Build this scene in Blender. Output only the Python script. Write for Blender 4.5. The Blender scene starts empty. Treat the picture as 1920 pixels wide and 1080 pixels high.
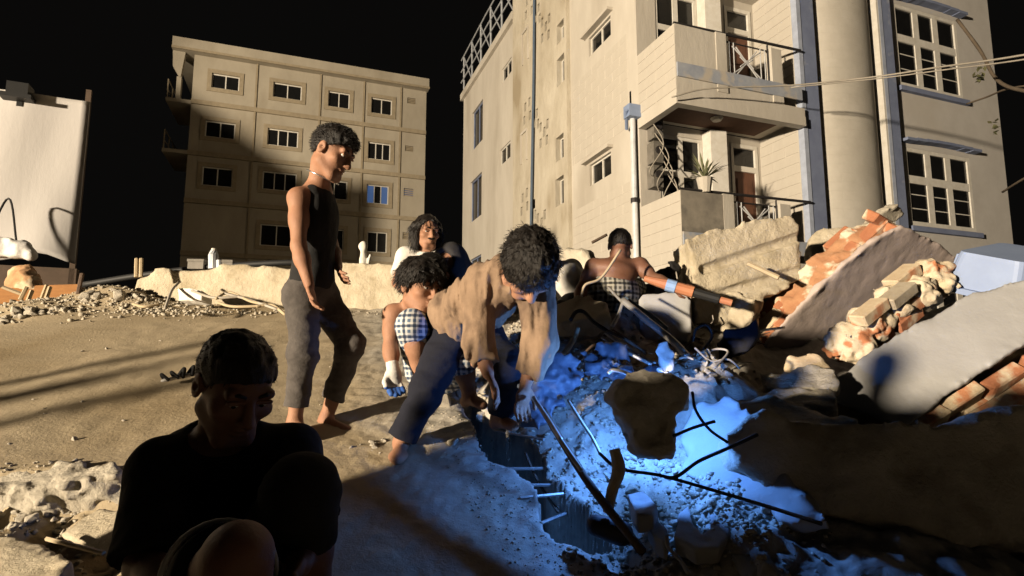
import bpy, bmesh, math, random
import numpy as np
from mathutils import Vector, Matrix
random.seed(7)
rng = np.random.default_rng(7)
S = bpy.context.scene
COL = S.collection
CZ = 1.5                                   # camera height above the street
# ------------------------------------------------------------------ camera
FPX, PIT = 1080.0, math.radians(7.0)
cam = bpy.data.objects.new('camera', bpy.data.cameras.new('camera'))
COL.objects.link(cam)
cam.data.lens = 36 * FPX / 1920; cam.data.sensor_width = 36
cam.location = (0, 0, CZ); cam.rotation_euler = (math.pi / 2 + PIT, 0, 0)
cam.data.clip_start = 0.02; cam.data.clip_end = 2000
S.camera = cam
# ------------------------------------------------------------------ night sky
W = bpy.data.worlds.new('World'); S.world = W; W.use_nodes = True
wn, wl = W.node_tree.nodes, W.node_tree.links
bg = wn['Background']
sky = wn.new('ShaderNodeTexSky'); sky.sky_type = 'NISHITA'; sky.sun_disc = False
sky.sun_elevation = math.radians(-9); sky.sun_rotation = math.radians(200)
glow = wn.new('ShaderNodeMix'); glow.data_type = 'RGBA'; glow.blend_type = 'ADD'
glow.inputs[0].default_value = 1.0
wl.new(sky.outputs[0], glow.inputs[6]); glow.inputs[7].default_value = (0.05, 0.046, 0.042, 1)
wl.new(glow.outputs[2], bg.inputs[0]); bg.inputs[1].default_value = 0.06
# ------------------------------------------------------------------ floodlight and torch
FL = Vector((-24.0, -16.5, CZ + 3.0))
ld = bpy.data.lights.new('floodlight_beam', 'SPOT')
ld.energy = 112000; ld.color = (1.0, 0.835, 0.62); ld.shadow_soft_size = 0.5
ld.spot_size = math.radians(80); ld.spot_blend = 0.3
lo = bpy.data.objects.new('floodlight_beam', ld); COL.objects.link(lo)
lo.location = FL
lo.rotation_euler = (Vector((0.5, 10, CZ + 3)) - FL).to_track_quat('-Z', 'Y').to_euler()
S.view_settings.view_transform = 'Standard'; S.view_settings.look = 'None'
S.view_settings.exposure = 0.0; S.view_settings.gamma = 1.0
S.view_settings.use_curve_mapping = False
try:
    S.cycles.use_denoising = True
    S.cycles.max_bounces = 4; S.cycles.diffuse_bounces = 1
except Exception: pass

# ------------------------------------------------------------------ geometry of the view
def ray(px, py):
    u = (px - 960) / FPX; v = (540 - py) / FPX
    return np.array([u, math.cos(PIT) - v * math.sin(PIT), math.sin(PIT) + v * math.cos(PIT)])
def P(px, py, Y):
    d = ray(px, py); q = d * (Y / d[1]); q[2] += CZ
    return q
def hitp(px, py, o, n):
    d = ray(px, py); c = np.array([0, 0, CZ]); return c + d * (np.dot(o - c, n) / np.dot(d, n))
def nz(v):
    v = np.asarray(v, float); return v / (np.linalg.norm(v) + 1e-12)
def ss(x, a, b):
    t = np.clip((x - a) / (b - a), 0, 1); return t * t * (3 - 2 * t)

# ------------------------------------------------------------------ noise, signed distance, surface nets
def vnoise(p, seed=0):
    i = np.floor(p).astype(np.int64); f = p - i; f = f * f * (3 - 2 * f)
    def h(x, y, z):
        n = (x * 374761393 + y * 668265263 + z * 2147483647 + seed * 974634777) & 0xffffffff
        n = ((n ^ (n >> 13)) * 1274126177) & 0xffffffff
        n = ((n ^ (n >> 16)) * 2246822519) & 0xffffffff
        return ((n ^ (n >> 15)) & 0xffff) / 32767.5 - 1.0
    x, y, z = i[..., 0], i[..., 1], i[..., 2]; fx, fy, fz = f[..., 0], f[..., 1], f[..., 2]
    r = 0
    for dx in (0, 1):
        for dy in (0, 1):
            for dz in (0, 1):
                w = (fx if dx else 1 - fx) * (fy if dy else 1 - fy) * (fz if dz else 1 - fz)
                r = r + w * h(x + dx, y + dy, z + dz)
    return r
def fbm(p, freq, oct=3, seed=0):
    r = 0; a = 1.0; p = np.asarray(p) * freq
    for o in range(oct):
        r = r + a * vnoise(p + 17.3 * o, seed + o); p = p * 2.1; a *= 0.5
    return r / 1.6

def surface_nets(F, org, h):
    s = F < 0
    nx, ny, nz_ = F.shape
    cnt = np.zeros((nx - 1, ny - 1, nz_ - 1), np.int8)
    offs = [(i, j, k) for i in (0, 1) for j in (0, 1) for k in (0, 1)]
    for i, j, k in offs: cnt += s[i:nx - 1 + i, j:ny - 1 + j, k:nz_ - 1 + k]
    cells = np.argwhere((cnt > 0) & (cnt < 8))
    if len(cells) == 0: return np.zeros((0, 3)), np.zeros((0, 4), int)
    vals = np.stack([F[cells[:, 0] + i, cells[:, 1] + j, cells[:, 2] + k] for i, j, k in offs], 1)
    acc = np.zeros((len(cells), 3)); n = np.zeros(len(cells))
    O = np.array(offs, float)
    for a in range(8):
        for b in range(a + 1, 8):
            if np.abs(O[a] - O[b]).sum() != 1: continue
            m = (vals[:, a] < 0) != (vals[:, b] < 0)
            t = vals[m, a] / (vals[m, a] - vals[m, b])
            acc[m] += O[a] + t[:, None] * (O[b] - O[a]); n[m] += 1
    V = org + h * (cells + acc / n[:, None])
    vid = np.full(cnt.shape, -1, np.int64); vid[cells[:, 0], cells[:, 1], cells[:, 2]] = np.arange(len(cells))
    Q = []
    for ax in range(3):
        sl0 = [slice(None)] * 3; sl1 = [slice(None)] * 3
        sl0[ax] = slice(0, -1); sl1[ax] = slice(1, None)
        A, B = s[tuple(sl0)], s[tuple(sl1)]
        e = np.argwhere(A != B); 
        u, v = (ax + 1) % 3, (ax + 2) % 3
        e = e[(e[:, u] > 0) & (e[:, v] > 0) & (e[:, u] < F.shape[u] - 1) & (e[:, v] < F.shape[v] - 1)]
        if not len(e): continue
        du = np.zeros(3, int); du[u] = 1; dv = np.zeros(3, int); dv[v] = 1
        g = lambda c: vid[c[:, 0], c[:, 1], c[:, 2]]
        q = np.stack([g(e - du - dv), g(e - dv), g(e), g(e - du)], 1)
        fl = ~A[e[:, 0], e[:, 1], e[:, 2]]
        q[fl] = q[fl][:, ::-1]
        Q.append(q)
    return V, np.concatenate(Q)

class SDF:
    """smooth union of capsules and ellipsoids on a grid"""
    def __init__(s): s.p = []
    def cap(s, a, b, r0, r1=None, k=.02, cut=False):
        s.p.append(('c', np.asarray(a, float), np.asarray(b, float), r0, r0 if r1 is None else r1, k, cut)); return s
    def ell(s, c, r, R=None, k=.02):
        s.p.append(('e', np.asarray(c, float), np.asarray(r, float), np.eye(3) if R is None else np.asarray(R, float), k)); return s
    def sub(s, c, r, k=.01): s.p.append(('s', np.asarray(c, float), r, k)); return s
    def clip(s, o, n): s.p.append(('h', np.asarray(o, float), nz(n))); return s
    def bounds(s):
        lo = np.full(3, 1e9); hi = -lo
        for q in s.p:
            if q[0] == 'c':
                r = max(q[3], q[4])
                for e in (q[1], q[2]): lo = np.minimum(lo, e - r); hi = np.maximum(hi, e + r)
            elif q[0] == 'e':
                r = np.abs(q[3]) @ q[2]
                lo = np.minimum(lo, q[1] - r); hi = np.maximum(hi, q[1] + r)
        return lo, hi
    def mesh(s, h, noise=0, freq=8, stretch=(1, 1, 1), oct=2, seed=0):
        lo, hi = s.bounds(); lo = lo - .03 - 2 * h; hi = hi + .03 + 2 * h
        n = np.ceil((hi - lo) / h).astype(int) + 1
        F = np.full(n, .5, np.float32)
        ax = [lo[i] + h * np.arange(n[i]) for i in range(3)]
        for q in s.p:
            if q[0] == 'h':
                X = np.stack(np.meshgrid(*ax, indexing='ij'), -1)
                F = np.maximum(F, (X - q[1]) @ q[2]).astype(np.float32); continue
            if q[0] == 'c':
                r = max(q[3], q[4]); a = np.minimum(q[1], q[2]) - r; b = np.maximum(q[1], q[2]) + r
            elif q[0] == 'e':
                r = np.abs(q[3]) @ q[2]; a = q[1] - r; b = q[1] + r
            else: a = q[1] - q[2]; b = q[1] + q[2]
            m = .05
            i0 = np.clip(((a - m - lo) / h).astype(int), 0, n); i1 = np.clip(((b + m - lo) / h).astype(int) + 2, 0, n)
            sl = tuple(slice(i0[i], i1[i]) for i in range(3))
            if any(i1 <= i0): continue
            X = np.stack(np.meshgrid(*[ax[i][sl[i]] for i in range(3)], indexing='ij'), -1)
            if q[0] == 'c':
                ba = q[2] - q[1]; L2 = ba @ ba + 1e-12
                t = np.clip((X - q[1]) @ ba / L2, 0, 1)
                d = np.linalg.norm(X - q[1] - t[..., None] * ba, axis=-1) - (q[3] + t * (q[4] - q[3]))
                if q[6]: d = np.maximum(d, (X - q[2]) @ (ba / math.sqrt(L2)))
                k = q[5]
            elif q[0] == 'e':
                y = (X - q[1]) @ q[3]
                k0 = np.linalg.norm(y / q[2], axis=-1); k1 = np.linalg.norm(y / q[2] ** 2, axis=-1) + 1e-9
                d = k0 * (k0 - 1) / k1; k = q[4]
            else:
                d = q[2] - np.linalg.norm(X - q[1], axis=-1); k = q[3]
                f = F[sl]; hh = np.maximum(k - np.abs(f - d), 0) / k
                F[sl] = np.maximum(f, d) + hh * hh * k * .25; continue
            f = F[sl]; hh = np.maximum(k - np.abs(f - d), 0) / k
            F[sl] = np.minimum(f, d) - hh * hh * k * .25
        if noise:
            mk = np.abs(F) < .04
            idx = np.argwhere(mk); X = lo + h * idx
            F[mk] += (noise * fbm(X * np.array(stretch), freq, oct, seed)).astype(np.float32)
        return surface_nets(F, lo, h)

# ------------------------------------------------------------------ objects
BASE = {}
def root_of(o):
    while o.parent: o = o.parent
    return o
def base_of(o): return BASE.get(root_of(o).name, np.zeros(3))
def raw_mesh(name, V, F, mat, smooth=False):
    me = bpy.data.meshes.new(name)
    V = np.asarray(V, float)
    if isinstance(F, np.ndarray) and F.ndim == 2:
        me.vertices.add(len(V)); me.vertices.foreach_set('co', V.ravel())
        k = F.shape[1]
        me.loops.add(F.size); me.loops.foreach_set('vertex_index', F.ravel().astype(np.int32))
        me.polygons.add(len(F)); me.polygons.foreach_set('loop_start', np.arange(0, F.size, k, dtype=np.int32))
        me.update(calc_edges=True)
    else:
        me.from_pydata([tuple(v) for v in V], [], [tuple(int(i) for i in f) for f in F])
    me.validate()
    if mat is not None: me.materials.append(mat)
    if smooth: me.polygons.foreach_set('use_smooth', np.ones(len(me.polygons), bool))
    me.update()
    return me
def part(name, VF, mat, parent, smooth=False):
    V, F = VF
    o = bpy.data.objects.new(name, raw_mesh(name, np.asarray(V, float) - base_of(parent), F, mat, smooth))
    COL.objects.link(o); o.parent = parent
    return o
def tag(o, label=None, cat=None, group=None, kind=None):
    if label: o['label'] = label
    if cat: o['category'] = cat
    if group: o['group'] = group
    if kind: o['kind'] = kind
    return o
def thing(name, label, cat, base, group=None):
    o = bpy.data.objects.new(name, None); COL.objects.link(o)
    o.location = tuple(base); o.empty_display_size = .1; BASE[o.name] = np.asarray(base, float)
    return tag(o, label, cat, group)
def solo(name, VF, mat, label=None, cat=None, group=None, kind=None, smooth=False):
    V, F = VF; V = np.asarray(V, float)
    b = V.mean(0); b[2] = V[:, 2].min()
    o = bpy.data.objects.new(name, raw_mesh(name, V - b, F, mat, smooth))
    COL.objects.link(o); o.location = tuple(b); BASE[o.name] = b
    return tag(o, label, cat, group, kind)

class MB:
    def __init__(s): s.V = []; s.F = []
    def add(s, V, F):
        n = len(s.V); s.V += [tuple(v) for v in V]; s.F += [tuple(int(i) + n for i in f) for f in F]; return s
    def hexa(s, c):
        return s.add(c, [(0, 3, 2, 1), (4, 5, 6, 7), (0, 1, 5, 4), (1, 2, 6, 5), (2, 3, 7, 6), (3, 0, 4, 7)])
    def box(s, fr, u0, u1, w0, w1, z0, z1):
        return s.hexa([fr(u0, w0, z0), fr(u1, w0, z0), fr(u1, w1, z0), fr(u0, w1, z0),
                       fr(u0, w0, z1), fr(u1, w0, z1), fr(u1, w1, z1), fr(u0, w1, z1)])
    def tube(s, pts, r, n=8):
        V, F = tube(pts, r, n); return s.add(V, F)
    @property
    def vf(s): return (s.V, s.F)
def tube(pts, r, n=8, caps=True):
    pts = [np.asarray(p, float) for p in pts]; R = r if hasattr(r, '__len__') else [r] * len(pts)
    V = []; F = []; up = np.array([.13, .21, .97])
    for i, p in enumerate(pts):
        d = nz(pts[min(i + 1, len(pts) - 1)] - pts[max(i - 1, 0)])
        a = np.cross(d, up); a = nz(a) if np.linalg.norm(a) > .05 else nz(np.cross(d, [1, 0, 0])); b = np.cross(d, a); up = np.cross(a, d) if False else up
        for k in range(n):
            t = 2 * math.pi * k / n; V.append(p + R[i] * (math.cos(t) * a + math.sin(t) * b))
    for i in range(len(pts) - 1):
        for k in range(n):
            k2 = (k + 1) % n; F.append((i * n + k, i * n + k2, (i + 1) * n + k2, (i + 1) * n + k))
    if caps:
        F.append(tuple(range(n))[::-1]); F.append(tuple((len(pts) - 1) * n + k for k in range(n)))
    return V, F
def spline(pts, m=6):
    pts = [np.asarray(p, float) for p in pts]; q = [2 * pts[0] - pts[1]] + pts + [2 * pts[-1] - pts[-2]]; out = []
    for i in range(1, len(q) - 2):
        for j in range(m):
            t = j / m; a, b, c, d = q[i - 1], q[i], q[i + 1], q[i + 2]
            out.append(.5 * (2 * b + (c - a) * t + (2 * a - 5 * b + 4 * c - d) * t * t + (3 * b - a - 3 * c + d) * t ** 3))
    out.append(pts[-1]); return out

# ------------------------------------------------------------------ materials
def mat(name, c1, c2=None, rough=.9, scale=5, bump=.25, bscale=40, stretch=(1, 1, 1), metal=0, c3=None, c3scale=1.2, c3lim=(.5, .62), spec=.3, detail=6, bdist=.01):
    m = bpy.data.materials.new(name); m.use_nodes = True; n = m.node_tree.nodes; l = m.node_tree.links
    b = n['Principled BSDF']; b.inputs['Roughness'].default_value = rough; b.inputs['Metallic'].default_value = metal
    b.inputs['Specular IOR Level'].default_value = spec
    tc = n.new('ShaderNodeTexCoord'); mp = n.new('ShaderNodeMapping'); mp.inputs['Scale'].default_value = stretch
    l.new(tc.outputs['Object'], mp.inputs[0])
    if c2 is None: c2 = tuple(x * .75 for x in c1)
    t = n.new('ShaderNodeTexNoise'); t.inputs['Scale'].default_value = scale; t.inputs['Detail'].default_value = detail
    t.inputs['Roughness'].default_value = .65
    l.new(mp.outputs[0], t.inputs['Vector'])
    r = n.new('ShaderNodeValToRGB'); r.color_ramp.elements[0].position = .32; r.color_ramp.elements[1].position = .68
    r.color_ramp.elements[0].color = (*c2, 1); r.color_ramp.elements[1].color = (*c1, 1)
    l.new(t.outputs[0], r.inputs[0]); out = r.outputs[0]
    if c3 is not None:
        t3 = n.new('ShaderNodeTexNoise'); t3.inputs['Scale'].default_value = c3scale; t3.inputs['Detail'].default_value = 7
        l.new(mp.outputs[0], t3.inputs['Vector'])
        r3 = n.new('ShaderNodeValToRGB'); r3.color_ramp.elements[0].position = c3lim[0]; r3.color_ramp.elements[1].position = c3lim[1]
        l.new(t3.outputs[0], r3.inputs[0])
        mx = n.new('ShaderNodeMix'); mx.data_type = 'RGBA'; mx.inputs[7].default_value = (*c3, 1)
        l.new(r3.outputs[0], mx.inputs[0]); l.new(out, mx.inputs[6]); out = mx.outputs[2]
    l.new(out, b.inputs['Base Color'])
    if bump:
        tb = n.new('ShaderNodeTexNoise'); tb.inputs['Scale'].default_value = bscale; tb.inputs['Detail'].default_value = 8
        tb.inputs['Roughness'].default_value = .7
        l.new(mp.outputs[0], tb.inputs['Vector'])
        bp = n.new('ShaderNodeBump'); bp.inputs['Strength'].default_value = bump; bp.inputs['Distance'].default_value = bdist
        l.new(tb.outputs[0], bp.inputs['Height']); l.new(bp.outputs[0], b.inputs['Normal'])
    return m
def plaid(name, ca, cb, cc, s=60):
    m = mat(name, ca, ca, bump=.2, bscale=200); n = m.node_tree.nodes; l = m.node_tree.links; b = n['Principled BSDF']
    tc = n.new('ShaderNodeTexCoord'); prev = None
    for i, (dr, sc, col, lim) in enumerate((('X', s, cb, .62), ('Z', s, cb, .62), ('X', s * .5, cc, .86), ('Z', s * .5, cc, .86))):
        w = n.new('ShaderNodeTexWave'); w.bands_direction = dr; w.inputs['Scale'].default_value = sc / 20; w.inputs['Distortion'].default_value = .6
        l.new(tc.outputs['Object'], w.inputs['Vector'])
        r = n.new('ShaderNodeValToRGB'); r.color_ramp.elements[0].position = lim - .05; r.color_ramp.elements[1].position = lim + .05
        l.new(w.outputs[1], r.inputs[0])
        mx = n.new('ShaderNodeMix'); mx.data_type = 'RGBA'; mx.inputs[6].default_value = (*ca, 1); mx.inputs[7].default_value = (*col, 1)
        fm = n.new('ShaderNodeMath'); fm.operation = 'MULTIPLY'; fm.inputs[1].default_value = .75
        l.new(r.outputs[0], fm.inputs[0]); l.new(fm.outputs[0], mx.inputs[0])
        if prev: l.new(prev, mx.inputs[6])
        prev = mx.outputs[2]
    l.new(prev, b.inputs['Base Color']); return m
M = {}
M['plaster'] = mat('cream_plaster', (.62, .575, .50), (.5, .455, .385), scale=.9, bump=.35, bscale=9, stretch=(1, 1, .35), c3=(.4, .355, .29), c3scale=.5, c3lim=(.56, .75), bdist=.03)
M['plaster_rough'] = mat('stained_plaster', (.63, .575, .47), (.46, .405, .31), scale=1.6, bump=.7, bscale=5, stretch=(1, 1, .5), c3=(.36, .3, .21), c3scale=.8, c3lim=(.55, .7), bdist=.05)
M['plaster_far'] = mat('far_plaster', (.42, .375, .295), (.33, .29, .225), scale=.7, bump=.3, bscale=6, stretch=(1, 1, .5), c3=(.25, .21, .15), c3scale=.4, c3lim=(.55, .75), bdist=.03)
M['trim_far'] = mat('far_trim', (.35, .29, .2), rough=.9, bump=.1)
M['front'] = mat('front_plaster', (.60, .57, .53), (.52, .49, .45), scale=1.5, bump=.4, bscale=25, c3=(.52, .48, .42), c3scale=.5, c3lim=(.55, .75))
M['bluegrey'] = mat('blue_grey_paint', (.22, .26, .38), (.17, .2, .31), scale=3, bump=.1, c3=(.34, .37, .44), c3scale=2, c3lim=(.6, .7))
M['column'] = mat('scored_column_plaster', (.60, .56, .49), (.52, .48, .41), scale=2, bump=0)
def scored(m):
    n = m.node_tree.nodes; l = m.node_tree.links; tc = n.new('ShaderNodeTexCoord'); sx = n.new('ShaderNodeSeparateXYZ'); l.new(tc.outputs['Object'], sx.inputs[0])
    ma = n.new('ShaderNodeMath'); ma.operation = 'MULTIPLY'; ma.inputs[1].default_value = .94; mb_ = n.new('ShaderNodeMath'); mb_.operation = 'MULTIPLY_ADD'; mb_.inputs[1].default_value = .34
    l.new(sx.outputs[0], ma.inputs[0]); l.new(sx.outputs[1], mb_.inputs[0]); l.new(ma.outputs[0], mb_.inputs[2])
    cb = n.new('ShaderNodeCombineXYZ'); l.new(mb_.outputs[0], cb.inputs[0]); l.new(sx.outputs[2], cb.inputs[1])
    br = n.new('ShaderNodeTexBrick'); br.inputs['Scale'].default_value = 1; br.inputs['Brick Width'].default_value = .52; br.inputs['Row Height'].default_value = .21; br.inputs['Mortar Size'].default_value = .008
    br.inputs['Color1'].default_value = br.inputs['Color2'].default_value = (1, 1, 1, 1); br.inputs['Mortar'].default_value = (0, 0, 0, 1)
    l.new(cb.outputs[0], br.inputs['Vector']); bp = n.new('ShaderNodeBump'); bp.inputs['Strength'].default_value = .5; bp.inputs['Distance'].default_value = .008
    l.new(br.outputs[0], bp.inputs['Height']); l.new(bp.outputs[0], n['Principled BSDF'].inputs['Normal'])
scored(M['column'])
M['dark_plaster'] = mat('dark_mottled_plaster', (.36, .32, .26), (.2, .18, .15), scale=2, bump=.4, c3=(.08, .075, .07), c3scale=1.6, c3lim=(.46, .62))
M['band'] = mat('stained_blue_band', (.40, .42, .46), (.28, .31, .38), scale=4, bump=.2, c3=(.5, .45, .38), c3scale=3, c3lim=(.5, .62))
M['white'] = mat('white_paint', (.74, .71, .65), (.62, .58, .5), scale=6, bump=.1)
M['glass'] = mat('dark_window_glass', (.012, .012, .012), rough=.12, bump=0, spec=.5)
M['brown'] = mat('brown_painted_wood', (.16, .07, .04), (.1, .045, .028), scale=5, stretch=(6, 6, .6), bump=.2, rough=.6)
M['soffit'] = mat('brown_soffit', (.13, .07, .045), rough=.8, bump=.1)
M['iron'] = mat('dark_iron', (.05, .045, .045), rough=.6, bump=.1, metal=.4)
M['paintiron'] = mat('white_painted_iron', (.6, .6, .6), rough=.6, bump=.1)
M['galv'] = mat('galvanised_pipe', (.55, .57, .6), (.4, .42, .45), rough=.5, metal=.3, bump=.1)
M['bluepipe'] = mat('blue_grey_pipe', (.1, .14, .2), rough=.6, bump=.1)
M['meter'] = mat('grey_meter_box', (.22, .2, .175), (.13, .12, .10), rough=.6, bump=.2)
M['dust'] = mat('dusty_ground', (.43, .35, .235), (.335, .27, .175), scale=2.2, bump=.5, bscale=55, c3=(.28, .215, .125), c3scale=1.1, c3lim=(.5, .7), bdist=.012)
M['concrete'] = mat('broken_concrete', (.52, .47, .38), (.38, .34, .27), scale=9, bump=1.0, bscale=26, c3=(.28, .24, .18), c3scale=5, c3lim=(.54, .68), bdist=.02)
M['chunk'] = mat('rubble_concrete', (.54, .49, .4), (.36, .32, .26), scale=14, bump=.6, bscale=70)
M['slabgrey'] = mat('smooth_grey_slab', (.37, .365, .36), (.31, .305, .3), scale=3, bump=.35, bscale=30, c3=(.31, .29, .27), c3scale=2, c3lim=(.55, .75))
M['mauve'] = mat('mauve_plaster', (.50, .41, .37), (.40, .33, .29), scale=4, bump=.25, bscale=50)
M['cream'] = mat('cream_concrete', (.54, .47, .35), (.42, .355, .25), scale=7, bump=.9, bscale=22, c3=(.36, .3, .2), c3scale=4, c3lim=(.55, .68), bdist=.02)
M['brick'] = mat('orange_brick', (.44, .185, .09), (.31, .12, .06), scale=9, bump=.6, bscale=60, c3=(.6, .5, .36), c3scale=7, c3lim=(.55, .66))
M['brick_pale'] = mat('mortared_brick', (.62, .52, .36), (.48, .36, .23), scale=9, bump=.6, bscale=60, c3=(.46, .2, .1), c3scale=6, c3lim=(.55, .64))
M['brickmix'] = mat('broken_brickwork', (.46, .25, .13), (.33, .15, .075), scale=6, bump=.8, bscale=40, c3=(.62, .54, .4), c3scale=5, c3lim=(.5, .56))
M['lumpmix'] = mat('mortared_rubble', (.66, .57, .42), (.5, .4, .27), scale=8, bump=.8, bscale=45, c3=(.42, .17, .08), c3scale=5.5, c3lim=(.57, .62))
M['mortar'] = mat('mortar', (.46, .4, .3), (.34, .28, .2), scale=14, bump=.7, bscale=60)
M['metal_sheet'] = mat('white_metal_sheet', (.52, .50, .48), (.46, .44, .425), scale=1.2, rough=.45, bump=.1, bscale=2.2, stretch=(1, 1, .35), bdist=.08)
M['darkwood'] = mat('dark_board', (.1, .07, .05), rough=.9)
M['plank'] = mat('orange_brown_plank', (.32, .15, .05), (.22, .1, .035), scale=4, stretch=(1, 8, 8))
M['stick'] = mat('pale_stick', (.5, .4, .26), rough=.9, bump=.3)
M['rebar'] = mat('rusty_rebar', (.16, .11, .08), (.09, .06, .045), scale=20, rough=.8, metal=.2, bump=.4, bscale=150)
M['steel'] = mat('bare_steel', (.45, .44, .42), (.3, .28, .26), rough=.45, metal=.5, bump=.2)
M['cable'] = mat('black_cable', (.02, .02, .02), rough=.6, bump=0)
M['wire'] = mat('pale_wire', (.4, .36, .3), rough=.7, bump=0)
M['leaf'] = mat('dry_leaf', (.13, .12, .06), (.07, .08, .035), scale=12, bump=.1)
M['bark'] = mat('bark', (.13, .1, .07), rough=.95, bump=.5)
M['tub'] = mat('pale_blue_plastic', (.27, .34, .5), (.22, .28, .43), rough=.5, bump=.1, scale=3)
M['sack'] = mat('white_sack', (.75, .73, .7), rough=.8, bump=.4, bscale=20)
M['clay'] = mat('tan_stone', (.5, .3, .16), (.36, .2, .1), scale=6, bump=.4, c3=(.5, .4, .27), c3scale=5)
M['sheet_blue'] = mat('grey_blue_tarpaulin', (.11, .13, .17), (.06, .07, .1), scale=14, rough=.5, bump=.4, bscale=18)
M['skin'] = mat('brown_skin', (.37, .195, .12), (.29, .145, .085), scale=14, rough=.58, bump=.3, bscale=170, spec=.3, c3=(.25, .12, .075), c3scale=9, c3lim=(.5, .75))
M['skin_dark'] = mat('dark_brown_skin', (.20, .095, .058), (.15, .068, .042), scale=14, rough=.5, bump=.3, bscale=170, spec=.4)
M['hair'] = mat('black_hair', (.014, .011, .009), rough=.42, bump=.7, bscale=160, stretch=(1, 1, .3))
M['black_cloth'] = mat('black_cloth', (.022, .021, .021), (.013, .013, .013), rough=.95, bump=.4, bscale=30)
M['char_cloth'] = mat('charcoal_cloth', (.035, .033, .035), rough=.95, bump=.5, bscale=25)
M['jeans'] = mat('grey_denim', (.10, .088, .08), (.062, .055, .05), scale=16, rough=.95, bump=.5, bscale=60)
M['khaki'] = mat('tan_shirt', (.28, .19, .125), (.2, .135, .088), scale=9, rough=.95, bump=.6, bscale=40, c3=(.12, .08, .055), c3scale=7, c3lim=(.52, .66))
M['navy'] = mat('navy_trousers', (.012, .013, .022), rough=.95, bump=.4, bscale=40)
M['tee'] = mat('white_tee', (.72, .69, .63), (.62, .58, .52), scale=5, rough=.95, bump=.4, bscale=30)
M['plaid'] = plaid('blue_white_plaid', (.09, .14, .22), (.6, .6, .58), (.02, .03, .06), 260)
M['camo'] = plaid('grey_check', (.09, .085, .07), (.38, .36, .3), (.015, .015, .015), 200)
M['glove'] = mat('white_glove', (.75, .73, .68), rough=.95, bump=.4, bscale=90)
M['glove_blue'] = mat('blue_glove_tip', (.04, .12, .42), rough=.6, bump=.2)
M['eye'] = mat('eye_white', (.6, .56, .5), rough=.3, bump=0)
M['iris'] = mat('dark_iris', (.015, .01, .008), rough=.2, bump=0)
M['gravel'] = mat('grit', (.5, .45, .36), (.3, .26, .2), scale=60, bump=.4, bscale=90)
M['silver'] = mat('silver', (.6, .6, .6), rough=.25, metal=.9, bump=0)
M['orange'] = mat('worn_orange_paint', (.48, .2, .1), (.38, .15, .08), rough=.6, bump=.1)
M['label_blue'] = mat('pale_blue_tape', (.3, .45, .75), rough=.6, bump=0)
M['lamp_black'] = mat('black_housing', (.02, .02, .02), rough=.5, bump=.1)

# ------------------------------------------------------------------ terrain
GA, GB = np.array([-.47, 3.45]), np.array([.30, 1.70])       # line of the crack in the slab
GD = nz(GB - GA); GN = np.array([-GD[1], GD[0]])
if GN[0] < 0: GN = -GN
def terrain(X, Y, fine=True):
    X = np.asarray(X, float); Y = np.asarray(Y, float)
    pl = .33 * Y - 1.274
    z = np.where(Y < 5.4, pl, .51 - (Y - 5.4) * .55)
    al = (X - GA[0]) * GD[0] + (Y - GA[1]) * GD[1]; d = (X - GA[0]) * GN[0] + (Y - GA[1]) * GN[1]
    p = np.stack([X, Y, 0 * X], -1)
    wob = .05 * fbm(p, 5, 3, 3)
    right = ss(d, .0, .12)
    md = ss(d, .16, .5) * .12 - ss(d, .9, 1.6) * .22
    md = md * (1 - ss(Y, 3.4, 4.4))
    z = z + md + .33 * np.exp(-((X - .75) / .8) ** 2 - ((Y - 4.15) / .4) ** 2)
    z = z + .27 * np.exp(-((X - 1.03) / .4) ** 2 - ((Y - 2.9) / .25) ** 2) - .13 * np.exp(-((X - .5) / .2) ** 2 - ((Y - 2.2) / .28) ** 2)
    z = z + .2 * np.exp(-((X + 3.75) / .45) ** 2 - ((Y - 5.3) / .18) ** 2) + .12 * np.exp(-((X + 4.25) / .4) ** 2 - ((Y - 5.0) / .2) ** 2)
    z = z + right * (.05 * fbm(p, 3.5, 3, 9) + .035 * fbm(p, 11, 3, 12)) * (Y < 7)
    # broken lower lip of the slab at the lower left
    lip = ss(-X, 1.15, 1.4) * ss(2.46 + .07 * fbm(p, 5, 3, 31) - Y, -.0, .07)
    z = z - lip * (.14 + .08 * fbm(p, 9, 3, 5))
    # pit of the crack
    L = np.linalg.norm(GB - GA)
    half = .066 + wob + .03 * np.sin(al * 9)
    gap = ss(half - np.abs(d - .11), -.012, .02) * ss(al, .15, .3) * ss(1.56 - al, 0, .12)
    edge = np.exp(-((d + .06) / .16) ** 2)
    if fine:
        z = z + .016 * np.maximum(0, fbm(p, 2.6, 3, 61)) * (X < 0) - .012 * np.maximum(0, fbm(p * np.array([1, .6, 1]), 5.5, 2, 63) - .25)
        z = z + .012 * fbm(p, 1.3, 3, 1) + .0035 * fbm(p, 16, 3, 2) + edge * .016 * fbm(p, 14, 3, 21) + right * .014 * fbm(p, 26, 2, 22)
        cr = np.exp(-((d + .35) / .35) ** 2); z = z + cr * .008 * fbm(p, 20, 3, 6)
    far = np.maximum(ss(np.abs(X + .5), 6.3, 8.5), ss(Y, 8.5, 9.5))
    z = np.maximum(z, -1.4 + .02 * fbm(p, .8, 2, 8)) - gap * 1.9
    z = z * (1 - far) + far * -1.42
    return z + CZ
def axis(segs):
    out = []
    for a, b, n in segs: out += list(np.linspace(a, b, n, endpoint=False))
    return np.array(out + [segs[-1][1]])
gx = axis([(-900, -60, 6), (-60, -9, 12), (-9, -3, 60), (-3, -1, 80), (-1, 1.6, 230), (1.6, 4, 80), (4, 9, 30), (9, 60, 10), (60, 900, 6)])
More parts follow.
